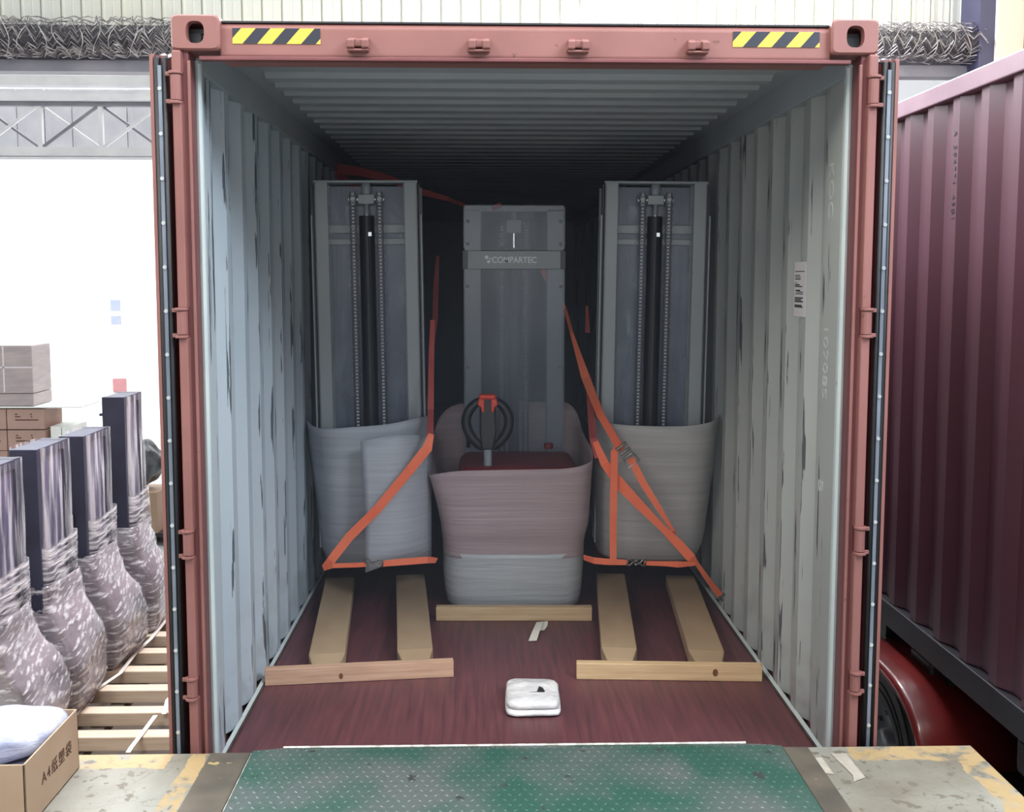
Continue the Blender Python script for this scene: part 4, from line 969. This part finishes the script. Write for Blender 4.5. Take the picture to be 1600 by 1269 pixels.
for k in range(3):
    for j in range(2):
        x0 = -4.98+j*.125
        carton(x0, x0+.115, 8.05, 8.5, GZ+.9+k*.21-.2, GZ+.9+k*.21, 'white_box', 'narrow pale carton beside the brown ones, %s column, %s row' % (('left', 'right')[j], ('lowest', 'middle', 'upper')[k]), 'narrow pale cartons', False)
b = MB(); b.box(-5.0, -4.7, 8.05, 8.5, GZ, GZ+.69); tag(b.build('crate', 'white_box'), 'pale crate under the narrow pale cartons', 'crate')
# carton on a black pallet with a dark bundle, seen beside the door
t = empty('pallet', (-4.0, 7.9, GZ), 0, 'black plastic pallet far behind the wrapped stackers', 'pallet')
b = MB(); b.box(-.35, .45, 0, .6, .1, .14); b.build('deck', 'chassis', t)
for x in (-.33, 0, .3):
    b = MB(); b.box(x, x+.1, 0, .6, 0, .1); b.build('foot', 'chassis', t)
carton(-4.3, -3.78, 7.9, 8.4, GZ+.14, GZ+.60, 'carton', 'brown carton on the black pallet beside the container door', 'far goods', False)
o = blob('dark_bundle', (-4.02, 8.15, GZ+.60+.29), (.22, .2, .25), 'bin_bag', n=2.3, seed=8, amp=.09, ns=7)
tag(o, 'dark lumpy bundle on the brown carton beside the container door', 'bundle')
# pale things across the yard
def yard(name, px0, py0, px1, py1, Y_, m_, lab, cat):
    a, c = at(px0, py0, Y_), at(px1, py1, Y_); b_ = MB(); b_.box(a.x, c.x, Y_, Y_+.06, c.z, a.z); tag(b_.build(name, m_), lab, cat)
MT['pale_red'] = mat('washed_red', (196, 140, 142), (186, 130, 134), rough=.7, scale=3)
MT['pale_blue'] = mat('washed_blue', (166, 174, 196), (156, 164, 188), rough=.7, scale=3)
MT['pale_yellow'] = mat('washed_yellow', (236, 224, 190), rough=.7)
MT['pale_white'] = mat('washed_white', (240, 240, 242), rough=.7)

YW = 24.0
MT['yard_wall'] = mat('white_render', (247, 247, 247), rough=.9)
b = MB(); a, c = at(-160, 380, YW+.1), at(1700, 640, YW+.1); b.box(a.x, c.x, YW+.06, YW+.4, -1.13, 9.0)
t = empty('warehouse_building', (-4, YW+.2, -1.13), 0, 'white overexposed building wall across the yard behind everything', 'building')
o = b.build('wall', 'yard_wall', t); o.location = (4, -YW-.2, 1.13)
def window(px0, py0, px1, py1, lab):
    a, c = at(px0, py0, YW), at(px1, py1, YW)
    t = empty('notice_board', ((a.x+c.x)/2, YW, c.z), 0, lab, 'notice'); w_ = (c.x-a.x)/2; h = a.z-c.z
    b_ = MB(); b_.box(-w_, w_, 0, .05, 0, h); return t, b_
t, b_ = window(172, 469, 187, 486, 'upper pale blue notice board on the white wall across the bright yard'); b_.build('board', 'pale_blue', t)
t, b_ = window(173, 494, 188, 507, 'lower pale blue notice board on the white wall across the bright yard'); b_.build('board', 'pale_blue', t)
t, b_ = window(176, 592, 197, 612, 'washed-out red banner across the bright yard'); b_.build('banner', 'pale_red', t)

# thin bluish haze volume added to lift the dark tones inside the container
MH = bpy.data.materials.new('lift_haze'); MH.use_nodes = True; n = MH.node_tree; n.nodes.clear()
o_ = n.nodes.new('ShaderNodeOutputMaterial'); vs = n.nodes.new('ShaderNodeVolumeScatter'); vs.inputs['Color'].default_value = (.72, .82, 1, 1); vs.inputs['Density'].default_value = .030; vs.inputs['Anisotropy'].default_value = 0.0
n.links.new(vs.outputs[0], o_.inputs['Volume']); MT['haze'] = MH
b = MB(); b.box(-1.14, 1.14, .3, 11.9, .01, 2.65); o = b.build('haze', 'haze'); tag(o, 'added bluish haze lifting the dark tones inside the open container', 'haze', kind='stuff')
